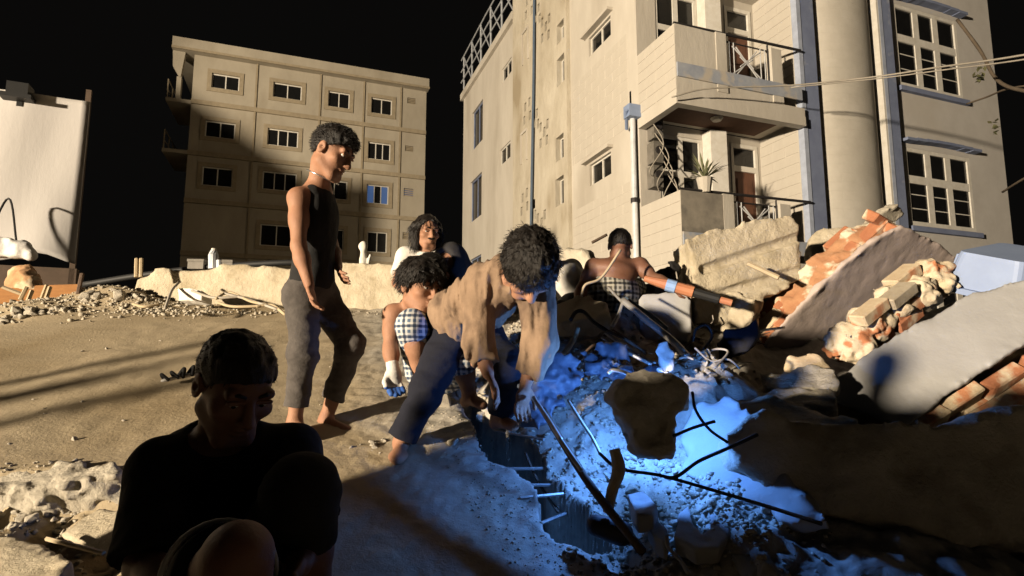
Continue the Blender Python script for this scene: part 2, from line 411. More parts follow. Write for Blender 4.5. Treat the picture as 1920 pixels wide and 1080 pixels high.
gy = axis([(-900, -40, 6), (-40, -2, 12), (-2, 1.2, 24), (1.2, 3.6, 220), (3.6, 6.2, 110), (6.2, 10, 30), (10, 60, 12), (60, 900, 6)])
GX, GY = np.meshgrid(gx, gy, indexing='ij')
GZ = terrain(GX, GY)
nx_, ny_ = GX.shape
idx = np.arange(nx_ * ny_).reshape(nx_, ny_)
quads = np.stack([idx[:-1, :-1].ravel(), idx[1:, :-1].ravel(), idx[1:, 1:].ravel(), idx[:-1, 1:].ravel()], 1)
_al = (GX - GA[0]) * GD[0] + (GY - GA[1]) * GD[1]; _d = (GX - GA[0]) * GN[0] + (GY - GA[1]) * GN[1]
pitv = ((GZ - CZ) < (.33 * GY - 1.274 - .42)) & (np.abs(_d - .11) < .3) & (_al > 0) & (_al < 1.6)
quads = quads[~pitv.ravel()[quads].all(1)]
ground = solo('ground', (np.stack([GX.ravel(), GY.ravel(), GZ.ravel()], 1), quads), M['dust'], kind='structure', smooth=True)
# the dust turns grey where the concrete has been ground up, right of the crack
def two_tone(m, cgrey1, cgrey2):
    n = m.node_tree.nodes; l = m.node_tree.links; b = n['Principled BSDF']
    src = b.inputs['Base Color'].links[0].from_socket
    ge = n.new('ShaderNodeNewGeometry'); vm = n.new('ShaderNodeVectorMath'); vm.operation = 'DOT_PRODUCT'
    vm.inputs[1].default_value = (GN[0], GN[1], 0); l.new(ge.outputs['Position'], vm.inputs[0])
    t = n.new('ShaderNodeTexNoise'); t.inputs['Scale'].default_value = 2.5; t.inputs['Detail'].default_value = 6
    l.new(ge.outputs['Position'], t.inputs['Vector'])
    ad = n.new('ShaderNodeMath'); ad.operation = 'ADD'; l.new(vm.outputs['Value'], ad.inputs[0]); l.new(t.outputs[0], ad.inputs[1])
    o = float(GA @ GN)
    mr = n.new('ShaderNodeMapRange'); mr.inputs[1].default_value = o - .05; mr.inputs[2].default_value = o + .55
    l.new(ad.outputs[0], mr.inputs[0])
    t2 = n.new('ShaderNodeTexNoise'); t2.inputs['Scale'].default_value = 22; t2.inputs['Detail'].default_value = 6
    l.new(ge.outputs['Position'], t2.inputs['Vector'])
    r = n.new('ShaderNodeValToRGB'); r.color_ramp.elements[0].position = .35; r.color_ramp.elements[1].position = .65
    r.color_ramp.elements[0].color = (*cgrey2, 1); r.color_ramp.elements[1].color = (*cgrey1, 1); l.new(t2.outputs[0], r.inputs[0])
    mx = n.new('ShaderNodeMix'); mx.data_type = 'RGBA'
    l.new(mr.outputs[0], mx.inputs[0]); l.new(src, mx.inputs[6]); l.new(r.outputs[0], mx.inputs[7]); l.new(mx.outputs[2], b.inputs['Base Color'])
two_tone(M['dust'], (.46, .43, .37), (.33, .3, .26))

# ------------------------------------------------------------------ wall helper
def wall(m, s0, s1, z0, z1, holes, depth):
    """a wall sheet at d=0 with openings and their reveals; m(s, d, z) -> world"""
    S_ = sorted(set([s0, s1] + [h[0] for h in holes] + [h[1] for h in holes])); S_ = [x for x in S_ if s0 <= x <= s1]
    Z_ = sorted(set([z0, z1] + [h[2] for h in holes] + [h[3] for h in holes])); Z_ = [x for x in Z_ if z0 <= x <= z1]
    b = MB()
    for i in range(len(S_) - 1):
        for j in range(len(Z_) - 1):
            cs, cz = (S_[i] + S_[i + 1]) / 2, (Z_[j] + Z_[j + 1]) / 2
            if any(h[0] < cs < h[1] and h[2] < cz < h[3] for h in holes): continue
            b.add([m(S_[i], 0, Z_[j]), m(S_[i + 1], 0, Z_[j]), m(S_[i + 1], 0, Z_[j + 1]), m(S_[i], 0, Z_[j + 1])], [(0, 1, 2, 3)])
    for a, c, e, f in holes:
        D = depth
        b.add([m(a, 0, e), m(c, 0, e), m(c, D, e), m(a, D, e)], [(0, 1, 2, 3)])
        b.add([m(a, 0, f), m(c, 0, f), m(c, D, f), m(a, D, f)], [(3, 2, 1, 0)])
        b.add([m(a, 0, e), m(a, D, e), m(a, D, f), m(a, 0, f)], [(0, 1, 2, 3)])
        b.add([m(c, 0, e), m(c, D, e), m(c, D, f), m(c, 0, f)], [(3, 2, 1, 0)])
        b.add([m(a, D, e), m(c, D, e), m(c, D, f), m(a, D, f)], [(0, 1, 2, 3)])
    return b.vf
TH = math.atan2(.345, .938)
A_ = np.array([math.cos(TH), math.sin(TH), 0]); B_ = np.array([-math.sin(TH), math.cos(TH), 0])
O_ = np.array([3.195, 11.32, 0]); ZZ = np.array([0, 0, 1.0])
def RB(u, w, z): return O_ + A_ * u + B_ * w + ZZ * (z + CZ)
def fB(px, py):
    q = hitp(px, py, O_, A_) - O_; return q @ B_, q[2] - CZ
def fA(px, py, w=-.1):
    q = hitp(px, py, O_ + B_ * w, B_) - O_; return q @ A_, q[2] - CZ
def mB(off): return lambda s, d, z: RB(off + d, s, z)
def mA(off): return lambda s, d, z: RB(s, off + d, z)
def win(parent, m, a, c, e, f, cols, rows, fw=.06, bw=.05, din=.1, mats='white', bars=None, split=None):
    """a framed window filling the opening; rows = list of fractions of the height"""
    fr = MB(); g = lambda s, d, z: m(s, d, z)
    bx = lambda s0, s1, d0, d1, z0, z1: fr.box(lambda u, w, z: m(u, w, z), s0, s1, d0, d1, z0, z1)
    bx(a + .002, a + fw, din - .06, din + .02, e + .002, f - .002); bx(c - fw, c - .002, din - .06, din + .02, e + .002, f - .002)
    bx(a + fw, c - fw, din - .058, din + .018, e + .002, e + fw); bx(a + fw, c - fw, din - .058, din + .018, f - fw, f - .002)
    zs = [e + fw]
    H = f - e - 2 * fw
    for r in rows[:-1]: zs.append(e + fw + H * r)
    zs.append(f - fw)
    ss_ = [a + fw + (c - a - 2 * fw) * i / cols for i in range(cols + 1)]
    for z in zs[1:-1]: bx(a + fw, c - fw, din - .054, din + .016, z - bw, z + bw)
    for s in ss_[1:-1]: bx(s - bw, s + bw, din - .05, din + .014, e + fw, f - fw)
    if bars:
        for z in bars: bx(a + fw, c - fw, din - .03, din - .005, e + (f - e) * z - .012, e + (f - e) * z + .012)
    w = part('window', fr.vf, M[mats], parent)
    for i in range(cols):
        for j in range(len(zs) - 1):
            p = MB(); p.box(lambda u, q, z: m(u, q, z), ss_[i], ss_[i + 1], din - .02, din - .012, zs[j], zs[j + 1])
            part('pane', p.vf, M['glass'], w)
    return w

# ------------------------------------------------------------------ the cream apartment block on the right
rb = thing('apartment_building', 'tall cream apartment block with corner balconies, blue grey pilasters and a rounded column', 'building', RB(0, 0, -1.5))
H1 = 12.3
# side, far section
tall = [(12.85, 14.45, 9.2, 11.0), (12.95, 14.66, 5.97, 7.82)]; small = [(9.3, 10.38, 10.5, 11.07), (9.42, 10.58, 7.27, 7.9)]
lowc = [(12.95, 14.66, 2.5, 4.3)]
part('wall', wall(mB(0), 8.85, 15.95, -1.5, H1, tall + small + lowc, .22), M['plaster'], rb)
for h in tall + lowc: win(rb, mB(0), *h, 2, [1.0], din=.14, mats='bluegrey', fw=.05, bw=.025)
for h in small: win(rb, mB(0), *h, 2, [1.0], din=.1, fw=.05, bw=.03)
b = MB(); b.box(RB, -.14, 7.0, 8.9, 16.1, H1, H1 + .3); part('cornice', b.vf, M['plaster'], rb)
# roof railing of bent pipes
zt = H1 + .3
rl = thing('roof_railing', 'bent pipe railing along the roof edge of the cream block', 'railing', RB(0, 12, zt))
ws = np.linspace(9.0, 15.9, 6)
for k, w in enumerate(ws):
    part('post', tube([RB(0, w, zt), RB(-.02, w, zt + 1.9)], .045), M['galv'], rl)
    if k: part('brace', tube([RB(-.01, ws[k - 1], zt + .05), RB(-.02, w, zt + 1.85)], .032), M['galv'], rl)
for z in (.75, 1.3, 1.9):
    part('rail', tube([RB(-.03, 8.95, zt + z), RB(-.03, 12.4, zt + z + .05), RB(-.05, 16.25, zt + z - .06)], .035), M['galv'], rl)
# side, stair tower with pierced vent patterns
pat = [(-11, -38), (-19, -28), (-14, -22), (-10, -13), (-21, -3), (3, -17), (-3, 3), (5, 3), (10, 10), (17, 18), (23, 3), (17, 25), (22, 33), (10, 40), (-7, -18)]
vents = []
for cx_, cy_, f_ in ((1010, 230, 1.0), (1013, 33, 1.0), (1005, 400, 1.0)):
    for dx, dy in pat:
        w, z = fB(cx_ + dx, cy_ + dy)
        hole = (w - .09, w + .09, z - .15, z + .15)
        if not (4.6 < w < 8.7) or z < 3.2: continue
        if all(hole[1] < v[0] - .02 or hole[0] > v[1] + .02 or hole[3] < v[2] - .02 or hole[2] > v[3] + .02 for v in vents): vents.append(hole)
nar = [(4.6, 5.08, 9.2, 9.8), (4.6, 5.1, 7.9, 8.74), (4.7, 5.24, 5.66, 6.38), (4.72, 5.28, 4.34, 5.15)]
nich = [(7.35, 7.8, 9.95, 11.05), (7.5, 7.95, 6.5, 7.5)]
part('wall', wall(mB(-.12), 4.45, 8.85, -1.5, 16, nar + vents, .3), M['plaster_rough'], rb)
b = MB(); b.box(RB, -.12, .1, 8.85, 8.852, -1.5, 16); b.box(RB, -.12, .1, 4.448, 4.45, -1.5, 16); part('wall_return', b.vf, M['plaster_rough'], rb)
for h in nar: win(rb, mB(-.12), *h, 1, [1.0], din=.22, fw=.04)
for h in nich:
    fr = MB()
    fr.box(RB, -.16, -.12, h[0] - .06, h[0], h[2], h[3]); fr.box(RB, -.16, -.12, h[1], h[1] + .06, h[2], h[3]); fr.box(RB, -.165, -.12, h[0] - .06, h[1] + .06, h[3], h[3] + .08)
    part('niche_frame', fr.vf, M['plaster'], rb)
b = MB()
for v in vents: b.box(RB, .14, .15, v[0], v[1], v[2], v[3])
part('vent_backing', b.vf, M['glass'], rb)
part('downpipe', tube([RB(-.2, 6.55, 13.5), RB(-.2, 6.7, 9.0), RB(-.2, 7.15, 1.0)], .045), M['bluepipe'], rb)
# side, near section
big = [(2.18, 3.33, 7.95, 8.47), (2.3, 3.4, 4.44, 5.0)]
part('wall', wall(mB(0), 1.05, 4.45, -1.5, 16, big, .22), M['plaster'], rb)
for h in big:
    win(rb, mB(0), *h, 2, [1.0], din=.13, fw=.04, bw=.025)
    b = MB(); b.box(RB, -.16, .0, h[0] - .12, h[1] + .18, h[3] + .06, h[3] + .13); part('window_hood', b.vf, M['plaster'], rb)
b = MB(); b.box(RB, -.012, .004, 1.33, 1.39, 4.8, 6.1); part('crack', b.vf, M['glass'], rb)
# scored block courses of the side wall
bm_ = MB(); bm_.box(lambda u, w, z: np.array([u, w, z]), 0, .012, 0, .4, 0, .2)
def courses(parent, fr, s0, s1, z0, z1, L=.62, H=.235, g=.012, mt='plaster', t=.014):
    """proud plaster blocks in running bond on the face fr(s, out, z); alike blocks share a mesh"""
    cache = {}; k = 0; z = z0
    o0 = np.array(fr(0, 0, 0)); ex = np.array(fr(1, 0, 0)) - o0; eo = np.array(fr(0, 1, 0)) - o0
    base = base_of(parent)
    while z + H * .6 < z1:
        h = min(H, z1 - z); s = s0 - (L / 2 if k % 2 else 0)
        while s < s1 - .02:
            a, c = max(s, s0), min(s + L, s1)
            if c - a > .05:
                key = (round(c - a, 3), round(h, 3))
                if key not in cache:
                    q = MB(); W_, H_ = key[0] - g, key[1] - g
                    c8 = [ex * x + eo * y + ZZ * zz for (x, y, zz) in ((0, 0, 0), (W_, 0, 0), (W_ - .008, t, .008), (.008, t, .008), (0, 0, H_), (W_, 0, H_), (W_ - .008, t, H_ - .008), (.008, t, H_ - .008))]
                    q.hexa(c8); cache[key] = raw_mesh('block', q.V, q.F, M[mt])
                o = bpy.data.objects.new('block', cache[key]); COL.objects.link(o); o.parent = parent
                o.location = tuple(np.array(fr(a, t * (.0 - .3 * random.random()), z)) - base)
            s += L
        z += H; k += 1
courses(rb, lambda s, o, z: RB(-o, s, z), 1.45, 4.4, 5.3, 7.6, mt='plaster', L=.7, t=.007)
courses(rb, lambda s, o, z: RB(-o, s, z), 1.45, 4.4, 1.2, 4.1, mt='plaster', L=.7, t=.007)
# corner loggias
BW = -.33
for z0, top in ((5.5, 9.0), (2.0, 5.3)):
    par = []
    pu0, pu1 = 0.0, 3.38
    bal = part('balcony', (lambda q: (q.box(RB, 0, 3.38, BW, 1.05, z0 - .2, z0), q.box(RB, 0, .13, BW + .13, 1.05, z0, z0 + 1.3), q.box(RB, 0, 1.02, BW, BW + .13, z0, z0 + 1.3), q.vf)[-1])(MB()), M['plaster'], rb)
    for ua, ub, zh in ((1.02, 1.28, 1.32), (2.5, 2.78, 1.25)):
        q = MB(); q.box(RB, ua, ub, BW - .02, BW + .14, z0, z0 + zh); part('pilaster', q.vf, M['plaster'], bal)
    q = MB(); q.box(RB, 1.28, 2.5, BW + .01, BW + .13, z0 + .002, z0 + .34); part('kerb', q.vf, M['plaster'], bal)
    q = MB(); q.box(RB, .02, 3.3, BW - .035, BW - .0, z0 + .16, z0 + .46); part('painted_band', q.vf, M['band'], bal)
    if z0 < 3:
        q = MB(); q.box(RB, .0, 1.02, BW - .012, BW - .0, z0 + .47, z0 + 1.3); part('dark_panel', q.vf, M['dark_plaster'], bal)  # darker mottled panel set on the lower balcony front
    q = MB(); q.box(RB, .2, 3.1, BW + .2, .9, z0 - .215, z0 - .202); part('soffit', q.vf, M['soffit'], bal)
    q = MB(); q.box(RB, -.03, 3.36, BW - .03, BW + .15, z0 - .42, z0 - .205); q.box(RB, -.03, .14, BW + .15, 1.04, z0 - .42, z0 - .205); part('beam', q.vf, M['plaster'], bal)
    rr = [np.array(RB(1.55 + .14 * math.cos(t), .35 + .14 * math.sin(t), z0 - .22)) for t in np.linspace(0, 6.283, 13)[:-1]]
    V = [p for p in rr] + [p - ZZ * .06 + (np.array(RB(1.55, .35, z0 - .22)) - p) * .3 for p in rr]
    part('ceiling_light', (V, [(i, (i + 1) % 12, 12 + (i + 1) % 12, 12 + i) for i in range(12)] + [tuple(range(12, 24))]), M['white'], bal)
    # railing
    rt = part('handrail', tube([RB(.02, BW + .05, z0 + 1.34), RB(3.4, BW + .03, z0 + 1.38)], .03), M['iron'], bal)
    q = MB()
    for u in (1.31, 2.47): q.tube([RB(u, BW + .06, z0 + .34), RB(u, BW + .06, z0 + 1.34)], .018, 6)
    for z in (.42, 1.2): q.tube([RB(1.31, BW + .06, z0 + z), RB(2.47, BW + .06, z0 + z)], .016, 6)
    part('railing_frame', q.vf, M['iron'], bal)
    q = MB(); T = lambda s, z: RB(1.31 + s, BW + .045, z0 + z)
    for s in (.1, .22, .94, 1.06): q.tube([T(s, .42), T(s, 1.2)], .012, 6)
    c_ = .58
    for k in (-.2, 0, .2):
        q.tube([T(c_ - .3 + k * .5, .5 + max(0, k)), T(c_ + .26 + k * .5, 1.12 + min(0, k))], .014, 6)
        q.tube([T(c_ - .3 + k * .5, 1.12 - max(0, k)), T(c_ + .26 + k * .5, .5 - min(0, k))], .014, 6)
    part('lattice', q.vf, M['paintiron'], bal)
    # recessed wall with window and door
    wh = (.52, 1.68, z0 + .55, z0 + 3.05); dh = (2.5, 3.3, z0 + .02, z0 + 3.1)
    part('wall', wall(mA(1.05), .0, 3.4, z0, z0 + 3.28, [wh, dh], .2), M['plaster'], rb)
    win(rb, mA(1.05), *wh, 2, [.3, .66, 1.0], din=.08, fw=.07, bw=.07)
    f = MB()
    f.box(RB, 2.502, 2.58, 1.03, 1.14, z0 + .02, z0 + 3.09); f.box(RB, 3.22, 3.298, 1.03, 1.14, z0 + .02, z0 + 3.09)
    f.box(RB, 2.58, 3.22, 1.032, 1.138, z0 + 3.0, z0 + 3.09); f.box(RB, 2.58, 3.22, 1.032, 1.138, z0 + 2.42, z0 + 2.55)
    d_ = part('door', f.vf, M['white'], rb)
    f = MB(); f.box(RB, 2.58, 3.22, 1.08, 1.12, z0 + .02, z0 + 2.42)
    for zz in (.15, .95, 1.65): f.box(RB, 2.68, 3.12, 1.06, 1.08, z0 + zz, z0 + zz + .6)
    part('door_leaf', f.vf, M['brown'], d_)
    f = MB(); f.box(RB, 2.58, 3.22, 1.09, 1.1, z0 + 2.55, z0 + 3.0); part('pane', f.vf, M['glass'], d_)
    f = MB(); f.hexa([RB(1.72, .78, z0), RB(2.12, .72, z0), RB(2.3, 1.048, z0), RB(1.7, 1.048, z0), RB(1.72, .78, z0 + 3.2), RB(2.12, .72, z0 + 3.2), RB(2.3, 1.048, z0 + 3.2), RB(1.7, 1.048, z0 + 3.2)])
    part('pier', f.vf, M['white'], rb)
    # return wall
    f = MB(); f.box(RB, 3.4, 3.6, -.1, 1.25, z0 - .4, z0 + 3.3); part('return_wall', f.vf, M['plaster'], rb)
    courses(rb, lambda s, o, z: RB(3.4 - o, s, z), -.08, 1.04, z0, z0 + 3.2, L=.75)
    courses(bal, lambda s, o, z: RB(-o, s, z), BW, 1.04, z0 - .1, z0 + 1.28, L=.7)
f = MB(); f.box(RB, 0, 3.4, BW, 1.05, 8.8, 9.0); f.box(RB, 0, 3.4, 1.05, 1.2, 8.78, 16); part('upper_slab', f.vf, M['plaster'], rb)
# front with pilasters, rounded column and windows
for u0, u1 in ((3.42, 3.93), (6.08, 6.5)):
    f = MB(); f.box(RB, u0, u1, -.24, .1, -1.5, 16); p_ = part('pilaster', f.vf, M['bluegrey'], rb)
    f = MB(); f.box(RB, u0 - .014, u0 + .1, -.254, -.05, -1.5, 16); part('edge_strip', f.vf, mat('pale_blue_trim', (.45, .5, .62), bump=.1), p_)
q = MB(); n_ = 18; V = []; F = []
for zi, z in enumerate((-1.5, 16)):
    for k in range(n_ + 1):
        t = math.pi * k / n_; V.append(RB(5.0 - 1.0 * math.cos(t), .1 - .46 * math.sin(t), z))
for k in range(n_): F.append((k, k + 1, n_ + 2 + k, n_ + 1 + k))
part('rounded_column', (V, F), M['column'], rb, smooth=True)
f = MB(); f.box(RB, 3.93, 4.0, -.2, .1, -1.5, 16); f.box(RB, 6.0, 6.08, -.25, .1, -1.5, 16); part('pilaster_flank', f.vf, M['white'], rb)
fw_ = [(6.78, 9.17, 6.74, 8.93), (6.76, 9.17, 3.2, 5.15), (6.78, 9.17, 10.3, 12.4), (6.78, 9.17, -.3, 1.7)]
part('wall', wall(mA(-.1), 6.5, 10.42, -1.5, 16, fw_, .22), M['front'], rb)
for h in fw_:
    w_ = win(rb, mA(-.1), *h, 3, [.6, 1.0], din=.06, fw=.1, bw=.1, bars=(.22, .4))
    f = MB()
    for k in range(8):
        t0, t1 = k / 8, (k + 1) / 8
        f.box(RB, h[0] - .1 + (h[1] - h[0] + .3) * t0, h[0] - .1 + (h[1] - h[0] + .3) * t1, -.3, -.1, h[3] + .1 + .05 * math.sin(math.pi * t0), h[3] + .17 + .05 * math.sin(math.pi * t0))
    part('window_hood', f.vf, M['bluegrey'], rb)
    f = MB(); f.box(RB, h[0] - .05, h[1] + .1, -.2, -.1, h[2] - .16, h[2] - .04); part('window_sill', f.vf, M['bluegrey'], rb)
f = MB(); f.box(RB, 10.42, 10.6, -.1, 9, -1.5, 16); f.box(RB, .05, 10.42, 9, 16.0, 12.1, 12.3); f.box(RB, .3, 10.4, 15.95, 16.2, -1.5, 12.3); f.box(RB, .3, 10.4, 8.7, 8.84, 12.3, 16); part('rear_wall', f.vf, M['front'], rb)

# things fixed to the corner
pole = thing('service_pipe', 'white vertical service pipe with blue fittings at the corner of the cream block', 'pipe', RB(-.12, 1.1, -1.4))
part('pipe', tube([RB(-.12, 1.12, -1.4), RB(-.12, 1.12, 5.32)], .065, 10), mat('white_pipe', (.7, .72, .74), rough=.4, bump=0), pole)
q = MB(); q.box(RB, -.3, .1, .95, 1.2, 5.32, 5.6); q.tube([RB(-.35, 1.0, 5.45), RB(-.1, 1.4, 5.2)], .04); part('fitting', q.vf, M['tub'], pole)
part('clip', tube([RB(-.12, 1.12, 3.4), RB(-.12, 1.12, 3.5)], .09, 10), M['iron'], pole)
for i, (px, py, hh) in enumerate(((1229, 243, 32), (1229, 288, 40), (1229, 333, 40))):
    u, z = fA(px, py, .9)
    mb = thing('electricity_meter', ['top', 'middle', 'bottom'][i] + ' one of the three stacked grey meter boxes beside the balcony window', 'meter box', RB(u, .95, z), 'meter boxes on the corner')
    hz = .24
    q = MB(); q.box(RB, u - .12, u + .12, .78, 1.04, z - hz, z + hz); part('case', q.vf, M['meter'], mb)
    q = MB(); q.tube([RB(u, .8, z + .04), RB(u, .74, z + .04)], .085, 14); part('dial', q.vf, M['iron'], mb)
for i in range(5):
    r_ = random.random
    pts = [RB(.1 + .1 * i, .75, 5.2 - .3 * i), RB(.3 + .1 * i, .5 + .1 * r_(), 4.6 - .3 * i), RB(.0 + .2 * i, .7, 4.0 - .2 * i), RB(.3, .8, 3.9 - .3 * i)]
    tag(solo('loose_wire', tube(spline(pts), .012, 6), M['wire'], smooth=True), 'loose thin wire hanging in the tangle by the meter boxes', 'wire', 'tangled wires by the meter boxes')
pot = thing('potted_plant', 'spiky potted plant standing on the lower balcony parapet', 'plant', RB(.62, .1, 3.3))
c = RB(.65, BW + .07, 3.32)
ang = np.linspace(0, 2 * math.pi, 13)[:-1]
V = []; F = []
for r_, z in ((.11, 0), (.16, .28), (.17, .3), (.14, .3)):
    V += [c + np.array([r_ * math.cos(t), r_ * math.sin(t), z]) for t in ang]
for i in range(3):
    for k in range(12): F.append((i * 12 + k, i * 12 + (k + 1) % 12, (i + 1) * 12 + (k + 1) % 12, (i + 1) * 12 + k))
F.append(tuple(range(36, 48)))
part('pot', (V, F), M['plaster'], pot)
q = MB()
for i in range(46):
    t = random.uniform(0, 6.28); e = random.uniform(.0, 1.2); L = random.uniform(.3, .7)
    d = np.array([math.cos(t) * math.cos(e), math.sin(t) * math.cos(e), math.sin(e)]); s_ = nz(np.cross(d, ZZ)) * .022
    p0 = c + ZZ * .3; p1 = p0 + d * L * .6; p2 = p0 + d * L - ZZ * .12 * L
    q.add([p0 - s_ * .5, p0 + s_ * .5, p1 + s_, p1 - s_, p2], [(0, 1, 2, 3), (3, 2, 4)])
part('leaves', q.vf, mat('pale_leaf', (.22, .22, .12), (.12, .13, .06), scale=12, bump=.1), pot)
# wires overhead and the bare branch
def cable(px, r, name, label, mt='wire', cat='cable', group=None):
    return solo(name, tube(spline([P(*p) for p in px], 8), r, 6), M[mt], label, cat, group, smooth=True)
cable([(1260, 182, 10.8), (1330, 166, 10.9), (1483, 160, 11), (1640, 144, 10.5), (1760, 126, 9.5), (1920, 103, 8), (2300, 30, 6)], .016, 'overhead_cable', 'upper pale overhead cable running across the front of the cream block')
cable([(1483, 164, 11), (1640, 148, 10.5), (1770, 131, 9.5), (1930, 110, 8), (2300, 45, 6)], .012, 'overhead_cable', 'thinner cable sagging just under the pale overhead cable')
cable([(1795, 37, 10.5), (1838, 95, 10), (1870, 150, 9.3), (1930, 172, 8.4), (2100, 190, 7)], .03, 'hanging_cable', 'thick brown cable drooping from the top window to the right edge', 'bark')
cable([(1812, 195, 10.5), (1850, 182, 10), (1885, 168, 9.3), (1935, 160, 8.5), (2100, 150, 7)], .016, 'hanging_cable', 'thin brown cable from the window sill up to the thick drooping cable', 'bark')
cable([(1880, 360, 10.5), (1920, 335, 9.5), (2050, 260, 8)], .02, 'hanging_cable', 'short dark cable at the right edge beyond the block corner', 'bark')
for (px, py) in ((1838, 140), (1866, 238)):
    c = P(px, py, 9.6); q = MB()
    for i in range(16):
        o_ = np.array([random.uniform(-.07, .07), random.uniform(-.07, .07), random.uniform(-.12, .12)]); d = nz(np.random.normal(size=3)) * .05; s_ = nz(np.cross(d, [0, .3, 1])) * .03
        q.add([c + o_ - d, c + o_ + s_, c + o_ + d, c + o_ - s_], [(0, 1, 2, 3)])
    solo('leaf_tuft', q.vf, M['leaf'], 'dry leaf tuft ' + ('caught under the drooping cable at the upper right' if py < 200 else 'hanging at the right edge of the cream block'), 'leaves')

# ------------------------------------------------------------------ the far apartment block on the left
O2 = np.array([-15.75, 27.0, 0])
def LB(u, w, z): return O2 + A_ * u + B_ * w + ZZ * (z + CZ)
mL = lambda s, d, z: LB(s, d, z)
lb = thing('apartment_building', 'plain four storey block with small square windows standing in the background at left', 'building', LB(0, 0, -1.5))
wl_ = [(.81, 2.06, 13.42, 14.18, 2), (3.65, 5.03, 13.4, 14.2, 2), (6.36, 7.46, 13.32, 14.18, 2), (8.6, 9.72, 13.3, 14.18, 2), (.66, 2.0, 10.87, 11.7, 2), (3.5, 4.96, 10.82, 11.7, 3), (6.2, 7.5, 10.8, 11.66, 2), (8.5, 9.7, 10.7, 11.65, 3),
       (.66, 2.0, 8.4, 9.35, 2), (3.37, 4.98, 8.48, 9.43, 3), (6.2, 7.5, 8.3, 9.3, 2), (8.5, 9.66, 8.25, 9.28, 3), (3.4, 4.9, 5.6, 6.7, 2), (6.2, 7.4, 5.6, 6.7, 2), (8.6, 9.64, 5.6, 6.72, 2)]
vl = [(10.56, 11.02, 14.15, 14.5), (10.5, 10.95, 11.38, 11.7), (10.48, 11.0, 8.82, 9.27), (10.47, 10.91, 6.42, 6.8)]
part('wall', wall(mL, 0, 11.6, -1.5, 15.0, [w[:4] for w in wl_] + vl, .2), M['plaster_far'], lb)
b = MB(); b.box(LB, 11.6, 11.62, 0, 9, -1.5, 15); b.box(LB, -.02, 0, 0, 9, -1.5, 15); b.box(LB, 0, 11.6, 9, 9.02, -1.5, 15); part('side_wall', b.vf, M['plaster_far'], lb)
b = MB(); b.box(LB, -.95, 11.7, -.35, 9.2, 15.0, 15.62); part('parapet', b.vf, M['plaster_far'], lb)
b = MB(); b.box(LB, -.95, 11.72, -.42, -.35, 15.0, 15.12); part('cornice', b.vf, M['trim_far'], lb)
for z in (12.55, 9.95, 7.57, 5.0):
    b = MB(); b.box(LB, -.02, 11.62, -.12, 0, z - .11, z + .11); part('floor_band', b.vf, M['trim_far'], lb)
for u in (2.85, 5.95, 8.2, 10.2):
    b = MB(); b.box(LB, u - .045, u + .045, -.07, 0, -1.5, 15.0); part('downpipe', b.vf, M['trim_far'], lb)
M['blue_glow'] = mat('blue_lit_pane', (.05, .07, .12), rough=.3, bump=0)
_e = M['blue_glow'].node_tree.nodes['Principled BSDF']; _e.inputs['Emission Color'].default_value = (.16, .34, .8, 1); _e.inputs['Emission Strength'].default_value = .22
for w in wl_:
    ww = win(lb, mL, *w[:4], w[4], [1.0], din=.12, fw=.05, bw=.025)
    b = MB(); b.box(LB, w[0] - .2, w[1] + .2, -.05, -.002, w[2] - .2, w[2] - .003); b.box(LB, w[0] - .2, w[1] + .2, -.05, -.002, w[3] + .003, w[3] + .2)
    b.box(LB, w[0] - .2, w[0] - .003, -.05, -.002, w[2] - .003, w[3] + .003); b.box(LB, w[1] + .003, w[1] + .2, -.05, -.002, w[2] - .003, w[3] + .003)
    part('window_surround', b.vf, M['trim_far'], lb)
    if w[:2] == (8.5, 9.66):
        for pn in (ww.children[0], ww.children[2]): pn.data.materials[0] = M['blue_glow']; pn['label'] = 'pane lit faintly blue'
for v in vl:
    b = MB()
    for k in range(4): b.box(LB, v[0] + .01, v[1] - .01, .05, .1, v[2] + (v[3] - v[2]) * (k + .1) / 4, v[2] + (v[3] - v[2]) * (k + .75) / 4)
    vt = part('vent', b.vf, M['trim_far'], lb)
    if v[2] == 8.82:
        b = MB(); b.box(LB, v[0], v[1], .13, .14, v[2], v[3]); part('lit_backing', b.vf, M['blue_glow'], vt)
for z in (12.4, 9.85):
    b = MB(); b.box(LB, -1.1, 0, -.1, 3, z, z + .18); fb = part('balcony', b.vf, M['plaster_far'], lb)
    q = MB()
    for w in (-.05, 1.0, 2.0): q.tube([LB(-1.05, w, z + .18), LB(-1.05, w, z + 1.1)], .03, 6)
    for k in (.6, 1.1): q.tube([LB(-1.05, -.05, z + k), LB(-1.05, 2.9, z + k)], .03, 6)
    part('railing', q.vf, M['trim_far'], fb)
b = MB(); b.hexa([LB(-.9, -.1, 14.2), LB(-.55, -.1, 13.6), LB(-.55, .2, 13.6), LB(-.9, .2, 14.2), LB(-.95, -.1, 15.0), LB(-.4, -.1, 15.0), LB(-.4, .2, 15.0), LB(-.95, .2, 15.0)]); b.box(LB, -.7, -.5, -.1, .2, 12.58, 13.7); part('bracket', b.vf, M['plaster_far'], lb)

